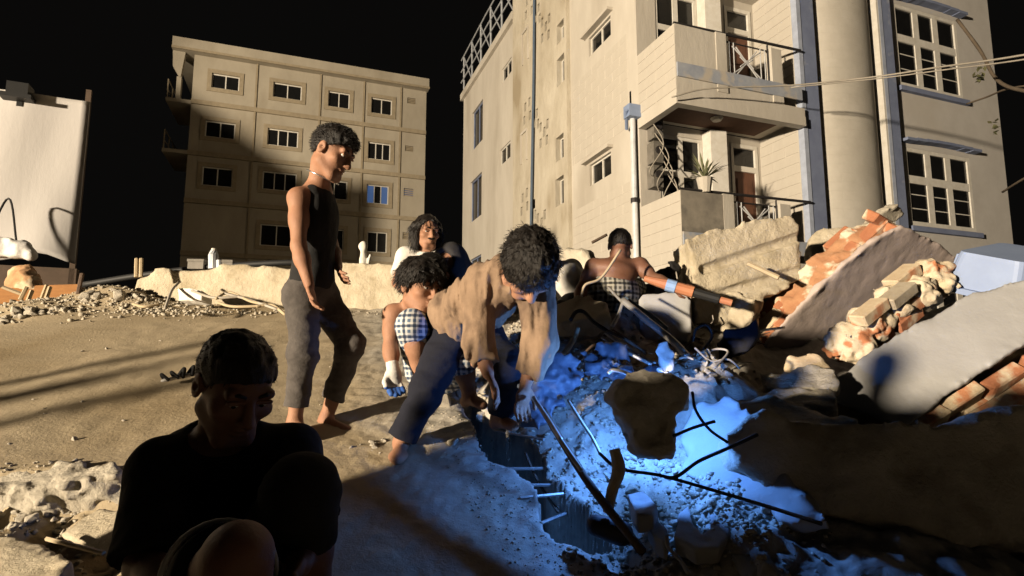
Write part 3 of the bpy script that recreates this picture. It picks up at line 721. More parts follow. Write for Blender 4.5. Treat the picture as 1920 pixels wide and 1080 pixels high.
# house unseen at the left, added and shaped to shade the foot of the far block
sh = thing('house', 'dark plain house unseen at the left, added to shade the far block', 'house', (-21.0, 7.0, 0.05))
fr0 = lambda u, w, z: np.array([u, w, z])
V = []
for y in (4.8, 9.5): V += [(x, y, z) for x, z in ((-27, .05), (-16.3, .05), (-16.3, 7.2), (-17.8, 7.3), (-20.2, 9.3), (-23, 10.2), (-27, 7.5))]
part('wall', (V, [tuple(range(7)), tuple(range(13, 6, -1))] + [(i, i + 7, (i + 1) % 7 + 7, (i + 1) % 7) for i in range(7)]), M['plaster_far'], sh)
V = [(x, y, z) for y in (4.6, 9.7) for dz in (.01, .12) for x, z in ((-16.28, 7.2 + dz), (-17.8, 7.31 + dz), (-20.2, 9.31 + dz), (-23, 10.21 + dz), (-27.3, 7.3 + dz))]
F = []
for i in range(4): F += [(i, i + 1, i + 6, i + 5), (i + 10, i + 15, i + 16, i + 11), (i + 5, i + 6, i + 16, i + 15), (i, i + 10, i + 11, i + 1)]
F += [(0, 5, 15, 10), (4, 14, 19, 9)]
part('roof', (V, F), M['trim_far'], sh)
for x in (-25.5, -23.5, -20.5, -18):
    b = MB(); b.box(fr0, x, x + 1.0, 4.72, 4.798, 3.6, 5.0); wq = part('window', b.vf, M['white'], sh)
    b = MB(); b.box(fr0, x + .08, x + .92, 4.70, 4.718, 3.68, 4.92); part('pane', b.vf, M['glass'], wq)

# ------------------------------------------------------------------ broken slabs and bricks
def poly_sdf(xy, pts):
    pts = np.asarray(pts, float); d = np.full(len(xy), 1e9); s = np.ones(len(xy))
    n = len(pts)
    for i in range(n):
        a, b = pts[i], pts[i - 1]; e = b - a; w = xy - a
        t = np.clip((w @ e) / (e @ e), 0, 1); q = w - t[:, None] * e
        d = np.minimum(d, (q * q).sum(1))
        c1 = xy[:, 1] >= a[1]; c2 = xy[:, 1] < b[1]; c3 = e[0] * w[:, 1] > e[1] * w[:, 0]
        fl = (c1 & c2 & c3) | (~c1 & ~c2 & ~c3); s[fl] *= -1
    return s * np.sqrt(d)
def frame(px, py, Y, n, e1hint=(1, 0, 0)):
    o = P(px, py, Y); n = nz(n); e1 = nz(np.asarray(e1hint, float) - n * np.dot(e1hint, n)); e2 = np.cross(n, e1)
    return o, e1, e2, n
def slab(fr, pix, T, h=.012, edge=.03, efreq=9, face=.004, ffreq=14, cuts=(), seed=0, rnd=0.0, front=0.0):
    """a broken plate: outline pix (photo pixels, cast onto the plate's own plane), thickness T behind its face"""
    o, e1, e2, n = fr
    pts = np.array([[(q - o) @ e1, (q - o) @ e2] for q in (hitp(x, y, o, n) for x, y in pix)])
    m = .06 + edge
    lo = np.array([pts[:, 0].min() - m, pts[:, 1].min() - m, -T - m]); hi = np.array([pts[:, 0].max() + m, pts[:, 1].max() + m, front + m])
    N = np.ceil((hi - lo) / h).astype(int) + 1
    xs = [lo[i] + h * np.arange(N[i]) for i in range(3)]
    G2 = np.stack(np.meshgrid(xs[0], xs[1], indexing='ij'), -1).reshape(-1, 2)
    d2 = poly_sdf(G2, pts).reshape(N[0], N[1])
    F = np.empty(N, np.float32)
    for k, z in enumerate(xs[2]):
        F[:, :, k] = np.maximum(d2 + rnd * max(0, abs(z + T / 2) - T * .2), max(z - front, -T - z)) if rnd == 0 else np.maximum(d2 + rnd * (abs(z + T / 2) * 2 / T) ** 2, max(z - front, -T - z))
    mk = np.abs(F) < .05 + edge; ix = np.argwhere(mk); X = lo + h * ix
    D2 = np.broadcast_to(d2[:, :, None], N)[mk]
    we = ss(D2, -.06, -.0)
    F[mk] += (edge * we * fbm(X + seed * 3.1, efreq, 3, seed) + face * fbm(X + seed, ffreq, 3, seed + 40)).astype(np.float32)
    for a, b, r in cuts:
        a3 = np.append([(hitp(*a, o, n) - o) @ e1, (hitp(*a, o, n) - o) @ e2], 0); b3 = np.append([(hitp(*b, o, n) - o) @ e1, (hitp(*b, o, n) - o) @ e2], 0)
        ba = b3 - a3; X = lo + h * np.argwhere(np.ones(N, bool)); t = np.clip((X - a3) @ ba / (ba @ ba), 0, 1)
        dd = (r - np.linalg.norm(X - a3 - t[:, None] * ba, axis=1)).reshape(N); F = np.maximum(F, dd)
    V, Q = surface_nets(F, lo, h)
    return o + V[:, :1] * e1 + V[:, 1:2] * e2 + V[:, 2:3] * n, Q
def brick_mesh(mt, seed, L=.225, W_=.105, H=.07):
    r = random.Random(seed); bm = bmesh.new(); bmesh.ops.create_cube(bm, size=1)
    for v in bm.verts:
        v.co = Vector((v.co.x * L, v.co.y * W_, v.co.z * H)) + Vector((r.uniform(-.007, .007), r.uniform(-.006, .006), r.uniform(-.005, .005)))
    if seed % 3 == 0:
        v = list(bm.verts)[seed % 8]; v.co *= .72
    bmesh.ops.bevel(bm, geom=list(bm.edges), offset=.007, segments=1, affect='EDGES')
    me = bpy.data.meshes.new('brick'); bm.to_mesh(me); bm.free(); me.materials.append(M[mt]); return me
BRK = {mt: [brick_mesh(mt, s) for s in range(7)] for mt in ('brick', 'brick_pale', 'mortar')}
def put_brick(parent, c, ex, ey, ez, pale=.4, jit=.01, sc=1.0, grey=0):
    mt = 'mortar' if random.random() < grey else ('brick_pale' if random.random() < pale else 'brick')
    o = bpy.data.objects.new('brick', random.choice(BRK[mt])); COL.objects.link(o); o.parent = parent
    R = Matrix((tuple(ex), tuple(ey), tuple(ez))).transposed()
    J = Matrix.Rotation(random.uniform(-.06, .06), 3, 'Z') @ Matrix.Rotation(random.uniform(-.06, .06), 3, 'X')
    m4 = (R @ J).to_4x4() @ Matrix.Diagonal((sc, sc, sc, 1)); m4.translation = Vector(np.asarray(c) + np.random.normal(size=3) * jit - base_of(parent)); o.matrix_basis = m4
    return o

# big brick wall fragment at right, plaster face towards the crack
fr = frame(1560, 560, 4.0, (.33, -.79, -.52), (.7, .2, .6)); o, e1, e2, n = fr
bw = thing('wall_fragment', 'largest tilted brick wall fragment with mauve plaster face and orange brick edges', 'wall fragment', P(1500, 690, 4.0))
face = [(1405, 700), (1440, 645), (1470, 607), (1560, 515), (1640, 450), (1694, 424), (1760, 455), (1822, 516), (1790, 548), (1700, 612), (1640, 660), (1560, 715)]
part('plaster_face', slab(fr, face, .03, h=.012, edge=.02, face=.003, seed=2), M['mauve'], bw)
inn = [(1412, 690), (1446, 645), (1475, 612), (1562, 522), (1642, 457), (1693, 431), (1753, 461), (1812, 516), (1700, 606), (1640, 652), (1560, 700)]
part('mortar_core', slab((o - n * .035, e1, e2, n), inn, .25, h=.014, edge=.032, efreq=11, face=.012, seed=3), M['brickmix'], bw)
def edge_bricks(parent, fr, p0, p1, rows, depth0, pale=.4, skip=0, out=.0, grey=0, lay=.115):
    o, e1, e2, n = fr; a = hitp(*p0, o, n); b = hitp(*p1, o, n); L = np.linalg.norm(b - a); ed = (b - a) / L; side = np.cross(n, ed)
    for r in range(rows):
        s = .1 - (.11 if r % 2 else 0)
        while s < L - .02:
            if random.random() > skip:
                put_brick(parent, a + ed * s - n * (depth0 + r * lay) + side * out, ed, n * -1, np.cross(ed, -n), pale, grey=grey)
            s += .237
edge_bricks(bw, fr, (1425, 668), (1693, 428), 3, .075, pale=.4, out=-.02, skip=.1, lay=.1)
edge_bricks(bw, fr, (1693, 428), (1818, 516), 3, .075, pale=.3, out=-.02, grey=.4, skip=.1, lay=.1)
part('plaster_rim', slab((o - n * .29, e1, e2, n), [(1385, 640), (1440, 585), (1540, 485), (1640, 405), (1680, 385), (1700, 400), (1640, 440), (1560, 505), (1470, 590), (1410, 660)], .03, h=.012, edge=.03, seed=4), M['concrete'], bw)

# second, nearer brick lump
c0, c1 = P(1590, 640, 3.35), P(1748, 522, 3.55); e1 = nz(c1 - c0); e3 = nz(np.array([-.68, -.40, .62]) - e1 * np.dot(e1, [-.68, -.40, .62])); e2 = np.cross(e3, e1)
b2 = thing('wall_fragment', 'broken lump of mortared bricks on the grey slab before the mauve face', 'wall fragment', c0)
L = np.linalg.norm(c1 - c0)
for lay in range(3):
    for row in (.5, 1.5):
        s = .05 + (.1 if (lay + row) % 2 else 0)
        while s < L - .02 * lay:
            if not (lay == 2 and (row == .5 and s > L * .75 or random.random() < .15)):
                put_brick(b2, c0 + e1 * s + e2 * (row - 1) * .115 + e3 * (lay - 1) * .078, e1, e2, e3, .55 if lay == 2 else .35, jit=.018, grey=.5 if row == .5 else .15)
            s += .235
sdf = SDF(); 
for t in np.linspace(.0, 1, 5): sdf.ell(c0 + (c1 - c0) * t, (.12, .125, .112), np.stack([e1, e2, e3], 1), k=.05)
part('mortar', sdf.mesh(.011, noise=.06, freq=14, oct=3), M['lumpmix'], b2)

# smooth grey slab at right with bricks under its lower edge
fr = frame(1700, 690, 3.0, (-.30, -.72, .62), (.8, .3, .5)); o, e1, e2, n = fr
gs = thing('wall_fragment', 'smooth grey plastered slab at right with bricks along its lower edge', 'wall fragment', P(1700, 780, 3.0))
gp = [(1540, 742), (1568, 704), (1640, 655), (1730, 600), (1830, 546), (1925, 522), (2060, 500), (2100, 560), (2000, 610), (1900, 655), (1800, 722), (1695, 800), (1630, 775)]
part('plaster_face', slab(fr, gp, .035, h=.014, edge=.016, face=.004, ffreq=5, seed=6), M['slabgrey'], gs)
edge_bricks(gs, fr, (1700, 792), (1990, 612), 2, .10, pale=.85, out=-.02, lay=.11)
edge_bricks(gs, fr, (1712, 800), (1990, 622), 1, .16, pale=.8, out=-.09, lay=.11)
gi = [(1560, 742), (1580, 715), (1650, 668), (1830, 560), (2000, 545), (2010, 590), (1890, 652), (1795, 716), (1692, 788), (1630, 765)]
part('mortar_core', slab((o - n * .04, e1, e2, n), gi, .2, h=.018, edge=.03, seed=7), M['mortar'], gs)

# moulded concrete beam end
fr = frame(1390, 500, 4.1, (.08, -.98, .12), (1, .1, .35))
pts = [(1290, 446), (1330, 432), (1400, 418), (1478, 402), (1502, 420), (1506, 470), (1510, 520), (1440, 560), (1420, 605), (1306, 606), (1300, 540)]
solo('concrete_beam', slab(fr, pts, .34, h=.014, edge=.035, seed=8, face=.006, cuts=[((1320, 505), (1530, 434), .036), ((1345, 490), (1530, 428), .02), ((1340, 553), (1530, 497), .034), ((1345, 562), (1530, 508), .02)]), M['cream'],
     'broken cream concrete beam with two long grooves propped in front of the balcony', 'concrete beam', smooth=True)
fr = frame(1365, 585, 4.05, (-.4, -.8, .4), (1, .1, .3))
solo('concrete_chunk', slab(fr, [(1312, 572), (1345, 556), (1388, 548), (1418, 560), (1412, 600), (1380, 625), (1330, 618)], .2, h=.014, edge=.04, seed=9, face=.015), M['cream'], 'jagged cream concrete chunk at the foot of the grooved beam', 'rubble', smooth=True)
fr = frame(1560, 440, 4.9, (-.3, -.85, .4), (1, .2, .3))
solo('concrete_chunk', slab(fr, [(1515, 450), (1535, 425), (1590, 420), (1620, 440), (1580, 470), (1520, 480)], .25, h=.02, edge=.04, seed=10, face=.01), M['cream'], 'cream concrete chunk wedged behind the top of the mauve wall fragment', 'rubble', smooth=True)
# stick on the beam
solo('wooden_stick', tube([P(1402, 494, 3.95), P(1460, 521, 3.85)], .018, 6), M['stick'], 'short pale stick poking out above the orange brick edge', 'stick')
# layered slabs on the right of the crack
for i, (pp, Y, nn, mt, lab) in enumerate((
    ([(1430, 705), (1480, 690), (1560, 695), (1572, 720), (1530, 740), (1440, 728)], 2.95, (-.2, -.45, .87), 'concrete', 'flat broken slab leaning topmost in the layered heap below the brick lump'),
    ([(1400, 735), (1470, 722), (1560, 735), (1575, 758), (1500, 775), (1410, 760)], 2.75, (-.1, -.4, .9), 'concrete', 'flat broken slab second from the top of the layered heap'),
    ([(1350, 762), (1420, 745), (1540, 765), (1600, 790), (1560, 800), (1380, 800)], 2.45, (-.12, -.35, .93), 'mortar', 'brownish flat slab at the base of the layered heap'),
    ([(1470, 672), (1500, 662), (1545, 668), (1560, 690), (1500, 700), (1468, 695)], 3.2, (-.3, -.7, .6), 'brick_pale', 'pale brick and mortar lump under the mauve plaster face'))):
    fr = frame(*np.mean(pp, 0), Y, nn)
    solo('slab_fragment', slab(fr, pp, .07 if i < 3 else .12, h=.012, edge=.035, seed=20 + i, face=.012), M[mt], lab, 'slab fragment', smooth=True)
# foreground slab in shadow
fr = frame(1650, 880, 1.95, (-.12, -.93, .34))
solo('slab_fragment', slab(fr, [(1368, 806), (1400, 786), (1480, 790), (1600, 784), (1760, 800), (1900, 770), (2100, 760), (2100, 1040), (1800, 1030), (1640, 990), (1530, 962), (1452, 925), (1374, 872)], .45, h=.016, edge=.04, seed=30, face=.03, ffreq=8), M['concrete'], 'huge thick slab in deep shadow at the lower right', 'slab fragment', smooth=True)
fr = frame(1390, 900, 2.08, (-.62, -.42, .66), (.5, .6, .3))
solo('slab_fragment', slab(fr, [(1268, 815), (1300, 770), (1345, 740), (1400, 770), (1440, 850), (1530, 940), (1560, 985), (1470, 975), (1380, 940), (1330, 915), (1285, 880)], .06, h=.012, edge=.03, efreq=12, seed=31, face=.008, ffreq=6, cuts=[((1322, 790), (1308, 860), .006), ((1386, 890), (1376, 970), .006), ((1308, 860), (1286, 890), .006), ((1308, 860), (1400, 880), .005)]), M['slabgrey'], 'smooth cracked slab lit blue beside the dark boulder', 'slab fragment', smooth=True)
# dark boulder in front of the torch
fr = frame(1228, 772, 2.0, (-.05, -.97, .2))
solo('boulder', slab(fr, [(1144, 740), (1155, 772), (1172, 800), (1195, 839), (1215, 855), (1237, 862), (1258, 852), (1271, 838), (1268, 812), (1272, 785), (1295, 760), (1303, 722), (1285, 705), (1250, 694), (1225, 690), (1205, 695), (1190, 706), (1165, 715)], .13, h=.008, edge=.022, efreq=16, seed=33, face=.025, ffreq=14, rnd=.012), M['chunk'], 'dark concrete boulder silhouetted against the blue torch light', 'boulder', smooth=True)
# ring shaped piece and pale blocks in the torch light
fr = frame(1318, 1000, 1.9, (-.12, -.22, .96))
solo('pipe_fragment', slab(fr, [(1272, 965), (1290, 950), (1300, 985), (1318, 1006), (1332, 990), (1330, 962), (1362, 960), (1368, 1000), (1345, 1028), (1305, 1030), (1268, 1010)], .05, h=.007, edge=.008, seed=35), M['slabgrey'], 'curved broken pipe piece with a round notch in the blue rubble', 'pipe fragment', smooth=True)
fr = frame(1232, 992, 1.95, (-.15, -.2, .95))
solo('concrete_block', slab(fr, [(1214, 985), (1228, 972), (1252, 988), (1245, 1016), (1225, 1006)], .06, h=.007, edge=.008, seed=36), M['slabgrey'], 'pale square block tilted in the blue rubble left of the notched pipe piece', 'rubble', smooth=True)
fr = frame(1208, 946, 2.02, (-.1, -.2, .95))
solo('concrete_block', slab(fr, [(1180, 930), (1206, 920), (1232, 948), (1222, 966), (1195, 966)], .06, h=.007, edge=.01, seed=37), M['slabgrey'], 'pale angular block below the hammer in the blue rubble', 'rubble', smooth=True)
fr = frame(1390, 1030, 1.85, (-.2, -.2, .95))
solo('concrete_block', slab(fr, [(1364, 990), (1380, 1000), (1430, 1060), (1405, 1090), (1375, 1050)], .06, h=.008, edge=.01, seed=38), M['slabgrey'], 'long pale sliver of concrete right of the notched pipe piece', 'rubble', smooth=True)
# slabs behind the crack, under the shirtless man
fr = frame(1085, 580, 3.6, (-.2, -.4, .9))
solo('slab_fragment', slab(fr, [(1018, 600), (1035, 572), (1085, 556), (1130, 562), (1148, 590), (1100, 600), (1050, 606)], .1, h=.014, edge=.03, seed=40, face=.01), M['cream'], 'flat tan slab lying behind the stooping worker in the tan shirt', 'slab fragment', smooth=True)
fr = frame(1245, 585, 3.85, (-.25, -.95, .15))
solo('concrete_block', slab(fr, [(1197, 560), (1205, 550), (1285, 545), (1296, 560), (1298, 625), (1290, 640), (1200, 640)], .3, h=.014, edge=.015, seed=41, face=.004), M['slabgrey'], 'smooth grey block below the shirtless worker', 'concrete block', smooth=True)
fr = frame(1040, 500, 6.0, (-.3, -.95, .1))
solo('wall_stub', slab(fr, [(1015, 540), (1020, 478), (1060, 462), (1105, 466), (1115, 500), (1112, 560), (1020, 570)], .3, h=.03, edge=.06, seed=42, face=.03), M['plaster_rough'], 'broken stub of plastered wall behind the workers', 'wall', smooth=True)

# long low wall along the crest of the slope, broken at its left end
fr = frame(480, 535, 5.35, (-.1, -.99, .1))
solo('low_wall', slab(fr, [(262, 520), (300, 507), (420, 500), (560, 497), (690, 497), (760, 497), (860, 500), (990, 505), (990, 610), (760, 600), (560, 600), (270, 600), (250, 560)], .3, h=.02, edge=.04, efreq=6, seed=50, face=.022, ffreq=4), M['cream'], 'long cream broken concrete edge along the top of the dusty slope', 'low wall', smooth=True)
solo('hose', tube(spline([P(150, 535, 5.7), P(260, 517, 5.6), (P(380, 502, 5.55)), P(520, 493, 5.5), P(600, 492, 5.55)]), .03, 8), M['cable'], 'black hose running along the top of the low cream wall', 'hose', smooth=True)
bt = thing('bottle', 'upright pale plastic bottle on the low wall', 'bottle', P(400, 504, 5.5))
part('body', tube([P(400, 504, 5.5), P(400, 478, 5.5), P(401, 470, 5.5)], [.045, .045, .03], 12), M['galv'], bt); part('cap', tube([P(401, 470, 5.5), P(401, 466, 5.5)], .022, 10), M['white'], bt)
solo('tin_can', tube([P(411, 503, 5.5), P(411, 488, 5.5)], .03, 12), M['galv'], 'small can beside the upright bottle on the low wall', 'can')
for px, hw, hh, lab in ((373, 14, 9, 'grey box left of the bottle on the low wall'), (432, 9, 7, 'smaller grey box right of the bottle on the low wall')):
    c = P(px, 497, 5.55); s_ = 5.5 / 1080; q = MB(); q.hexa([c + np.array([x * hw * s_, y * .07, z * hh * s_]) for z in (-1, 1) for x, y in ((-1, -1), (1, -.8), (.95, 1), (-1, .9))])
    q.hexa([c + np.array([x * hw * s_ * 1.06, y * .078, (hh * s_) * .8 + z * .012]) for z in (-1, 1) for x, y in ((-1, -1), (1, -.8), (.95, 1), (-1, .9))])
    solo('storage_box', q.vf, M['meter'], lab, 'box')
sp = SDF(); sp.cap(P(680, 500, 5.4), P(682, 470, 5.4), .035, .03).ell(P(681, 462, 5.4), (.04, .04, .05)).cap(P(690, 498, 5.4), P(694, 478, 5.4), .02, .015)
solo('broken_post', sp.mesh(.01, noise=.015, freq=14), M['white'], 'short pale broken post standing on the low wall', 'post', smooth=True)
solo('chrome_block', slab(frame(352, 550, 5.0, (-.3, -.9, .3)), [(330, 540), (345, 538), (378, 546), (378, 562), (335, 563)], .12, h=.012, edge=.01, seed=51), M['white'], 'pale perforated block leaning against the low wall', 'block')

# white metal sheet at the far left
sa = P(168, 190, 7.3); sb_ = P(130, 500, 7.3); dn = np.array([-.914, -.405, 0]); nn_ = nz(np.array([.405, -.914, 0]))
ms = thing('metal_sheet', 'tall white metal sheet wall lit brightly at the far left', 'metal sheet', sb_ + dn * 1.5)
V = []; F = []; nu, nv = 60, 30
for i in range(nu + 1):
    for j in range(nv + 1):
        s_ = 5.5 * i / nu; t = j / nv
        bot = sb_[2] + .02 + .12 * math.exp(-((s_ - .35) / .25) ** 2) * 1 + (.0 if s_ > .15 else 0)
        z = bot + (sa[2] - bot + .0) * t
        dpt = .02 * math.sin(s_ * 3.1 + t) + .03 * math.sin(s_ * 1.3 - 2 * t) + .015 * math.sin(s_ * 7 + 3 * t) + .05 * (1 - t) ** 3 * math.sin(s_ * 4)
        V.append(np.array([sa[0], sa[1], 0]) + dn * s_ + nn_ * dpt + ZZ * z)
V2 = [v - nn_ * .03 for v in V]; n1 = len(V)
for i in range(nu):
    for j in range(nv):
        a, b_, c_, d_ = i * (nv + 1) + j, (i + 1) * (nv + 1) + j, (i + 1) * (nv + 1) + j + 1, i * (nv + 1) + j + 1
        F.append((a, d_, c_, b_)); F.append((n1 + a, n1 + b_, n1 + c_, n1 + d_))
for i in range(nu):
    for j in (0, nv): a, b_ = i * (nv + 1) + j, (i + 1) * (nv + 1) + j; F.append((a, b_, n1 + b_, n1 + a))
for j in range(nv):
    for i in (0, nu): a, b_ = i * (nv + 1) + j, i * (nv + 1) + j + 1; F.append((a, n1 + a, n1 + b_, b_))
part('sheet', (V + V2, F), M['metal_sheet'], ms, smooth=True)
q = MB(); fS = lambda s, w, z: np.array([sa[0], sa[1], 0]) + dn * s + nn_ * w + ZZ * z
q.box(fS, -.0, .06, -.09, -.04, -.0, sb_[2] + 2.4); q.box(fS, -.02, 5.5, -.16, -.04, .0, sb_[2] - .02); part('dark_base', q.vf, M['darkwood'], ms)
q = MB(); q.box(fS, .62, .84, -.1, .12, sa[2] + .0 - .10, sa[2] + .07); q.box(fS, .57, .9, -.02, .16, sa[2] - .14, sa[2] - .09); q.box(fS, .7, .76, -.08, .0, sa[2] - .2, sa[2] - .14)
solo('lamp_bracket', q.vf, M['lamp_black'], 'dark bracket clipped over the top edge of the white metal sheet', 'bracket')
cable([(-30, 460, 6.6), (16, 372, 6.8), (32, 460, 6.5), (45, 485, 6.4)], .012, 'hanging_cable', 'thin dark cable looped in front of the white metal sheet', 'cable')
sk = SDF(); c = P(20, 468, 6.1)
sk.cap(c + [-.35, 0, .03], c + [.1, 0, .0], .13, .1).cap(c + [.1, 0, 0], c + [.22, 0, -.05], .09, .05)
solo('plastic_sack', sk.mesh(.015, noise=.05, freq=6, oct=3), M['sack'], 'bright white sack lying in front of the metal sheet', 'sack', smooth=True)
fr = frame(22, 515, 6.0, (-.3, -.9, .3)); solo('boulder', slab(fr, [(0, 540), (5, 505), (20, 492), (40, 490), (52, 510), (54, 538), (30, 545)], .2, h=.015, edge=.03, seed=60, face=.03, rnd=.06), M['clay'], 'tan rounded stone under the white sack at far left', 'boulder', smooth=True)
for i, (a, b_, w_) in enumerate((((-40, 553), (60, 556), .09), ((60, 552), (150, 549), .1))):
    p, q_ = P(*a, 5.9), P(*b_, 5.9); d = nz(q_ - p); t = nz(np.cross(d, [0, -1, .3]))
    q = MB(); q.hexa([p - t * w_, q_ - t * w_, q_ - t * w_ + [0, .04, .0], p - t * w_ + [0, .04, 0], p + t * w_, q_ + t * w_, q_ + t * w_ + [0, .04, 0], p + t * w_ + [0, .04, 0]])
    solo('plank', q.vf, M['plank'], ['orange brown plank under the tan stone', 'orange brown plank below the white metal sheet, right of the first'][i], 'plank')
for i, (a, b_) in enumerate((((38, 562), (50, 538)), ((52, 565), (60, 545)), ((76, 566), (88, 535)), ((85, 564), (94, 538)), ((146, 552), (154, 513)), ((255, 520), (256, 485)), ((264, 520), (265, 485)), ((5, 538), (42, 552)))):
    solo('rebar' if i in (5, 6) else 'wooden_stick', tube([P(*a, 5.2), P(*b_, 5.25)], .018 if i not in (5, 6) else .016, 6), M['stick'] if i not in (4,) else M['rebar'],
         ['leftmost pale stick', 'short pale stick second from left', 'pale stick of the right pair, left one', 'pale stick of the right pair, right one', 'thin dark stick', 'left bar of the upright pair', 'right bar of the upright pair', 'slanted stick'][i] + ' standing in the rubble at the far left', 'rod' if i in (5, 6) else 'stick')

# blue tub at the right edge
tb = thing('plastic_tub', 'pale blue plastic tub tipped over at the right edge', 'tub', P(1880, 560, 3.5))
c = P(1890, 508, 3.5); ex = nz([.86, .42, .18]); ey = nz(np.cross(ex, [-.1, -.45, .89])); ez = np.cross(ex, -ey) if np.cross(ex, -ey)[2] > 0 else np.cross(ex, ey); ez = np.cross(ex, ey); ez = ez if ez[2] > 0 else -ez
def tubring(w, d, z, r=.05, n=4):
    out = []
    for cx_, cy_, a0 in ((w - r, d - r, 0), (-w + r, d - r, 90), (-w + r, -d + r, 180), (w - r, -d + r, 270)):
        for k in range(n + 1):
            t = math.radians(a0 + 90 * k / n); out.append(c + ex * (cx_ + r * math.cos(t)) + ey * (cy_ + r * math.sin(t)) + ez * z)
    return out
rings = [tubring(.27, .17, .12), tubring(.275, .175, .10), tubring(.30, .2, -.09), tubring(.33, .23, -.09), tubring(.33, .23, -.125), tubring(.29, .19, -.12)]
V = sum(rings, []); m_ = len(rings[0]); F = [tuple(range(m_))]
for i in range(len(rings) - 1):
    for k in range(m_): F.append((i * m_ + k, i * m_ + (k + 1) % m_, (i + 1) * m_ + (k + 1) % m_, (i + 1) * m_ + k))
part('tub_shell', (V, F), M['tub'], tb)
q = MB()
for k in (-.2, -.1, 0, .1, .2): q.hexa([c + ex * (k + dx) + ey * (dy) + ez * z for z, dyo in ((-.08, .205), (.09, .185)) for dx, dy in ((-.012, -dyo - .012), (.012, -dyo - .012), (.012, -dyo + .01), (-.012, -dyo + .01))])
part('rib', q.vf, M['tub'], tb)

# ------------------------------------------------------------------ bars, pipes and cables in the crack
U_ = random.uniform
def gpt(px, py):
    """point where the view line meets the terrain"""
    d = ray(px, py)
    ts = np.linspace(1.2, 9, 1500); z = CZ + d[2] / d[1] * ts; g = terrain(d[0] / d[1] * ts, ts, False)
    k = np.argmax(z < g) if (z < g).any() else len(ts) - 1
    return np.array([d[0] / d[1] * ts[k], ts[k], g[k]])
for (a, b_) in (((935, 872), (1046, 864)), ((945, 900), (1052, 893)), ((975, 934), (1056, 928)), ((1000, 972), (1062, 966)), ((925, 840), (1020, 836))):
    p, q_ = gpt(*a), gpt(*b_); z = max(p[2], q_[2]) - .035
    p[2] = z; q_[2] = z
    part('rebar', tube([p, q_], .007, 6), M['steel'], ground)
cable([(985, 850, 2.62), (1010, 905, 2.5), (1046, 960, 2.33)], .006, 'rebar', 'long steel bar lying lengthwise across the rungs of the crack', 'rebar', 'rod')
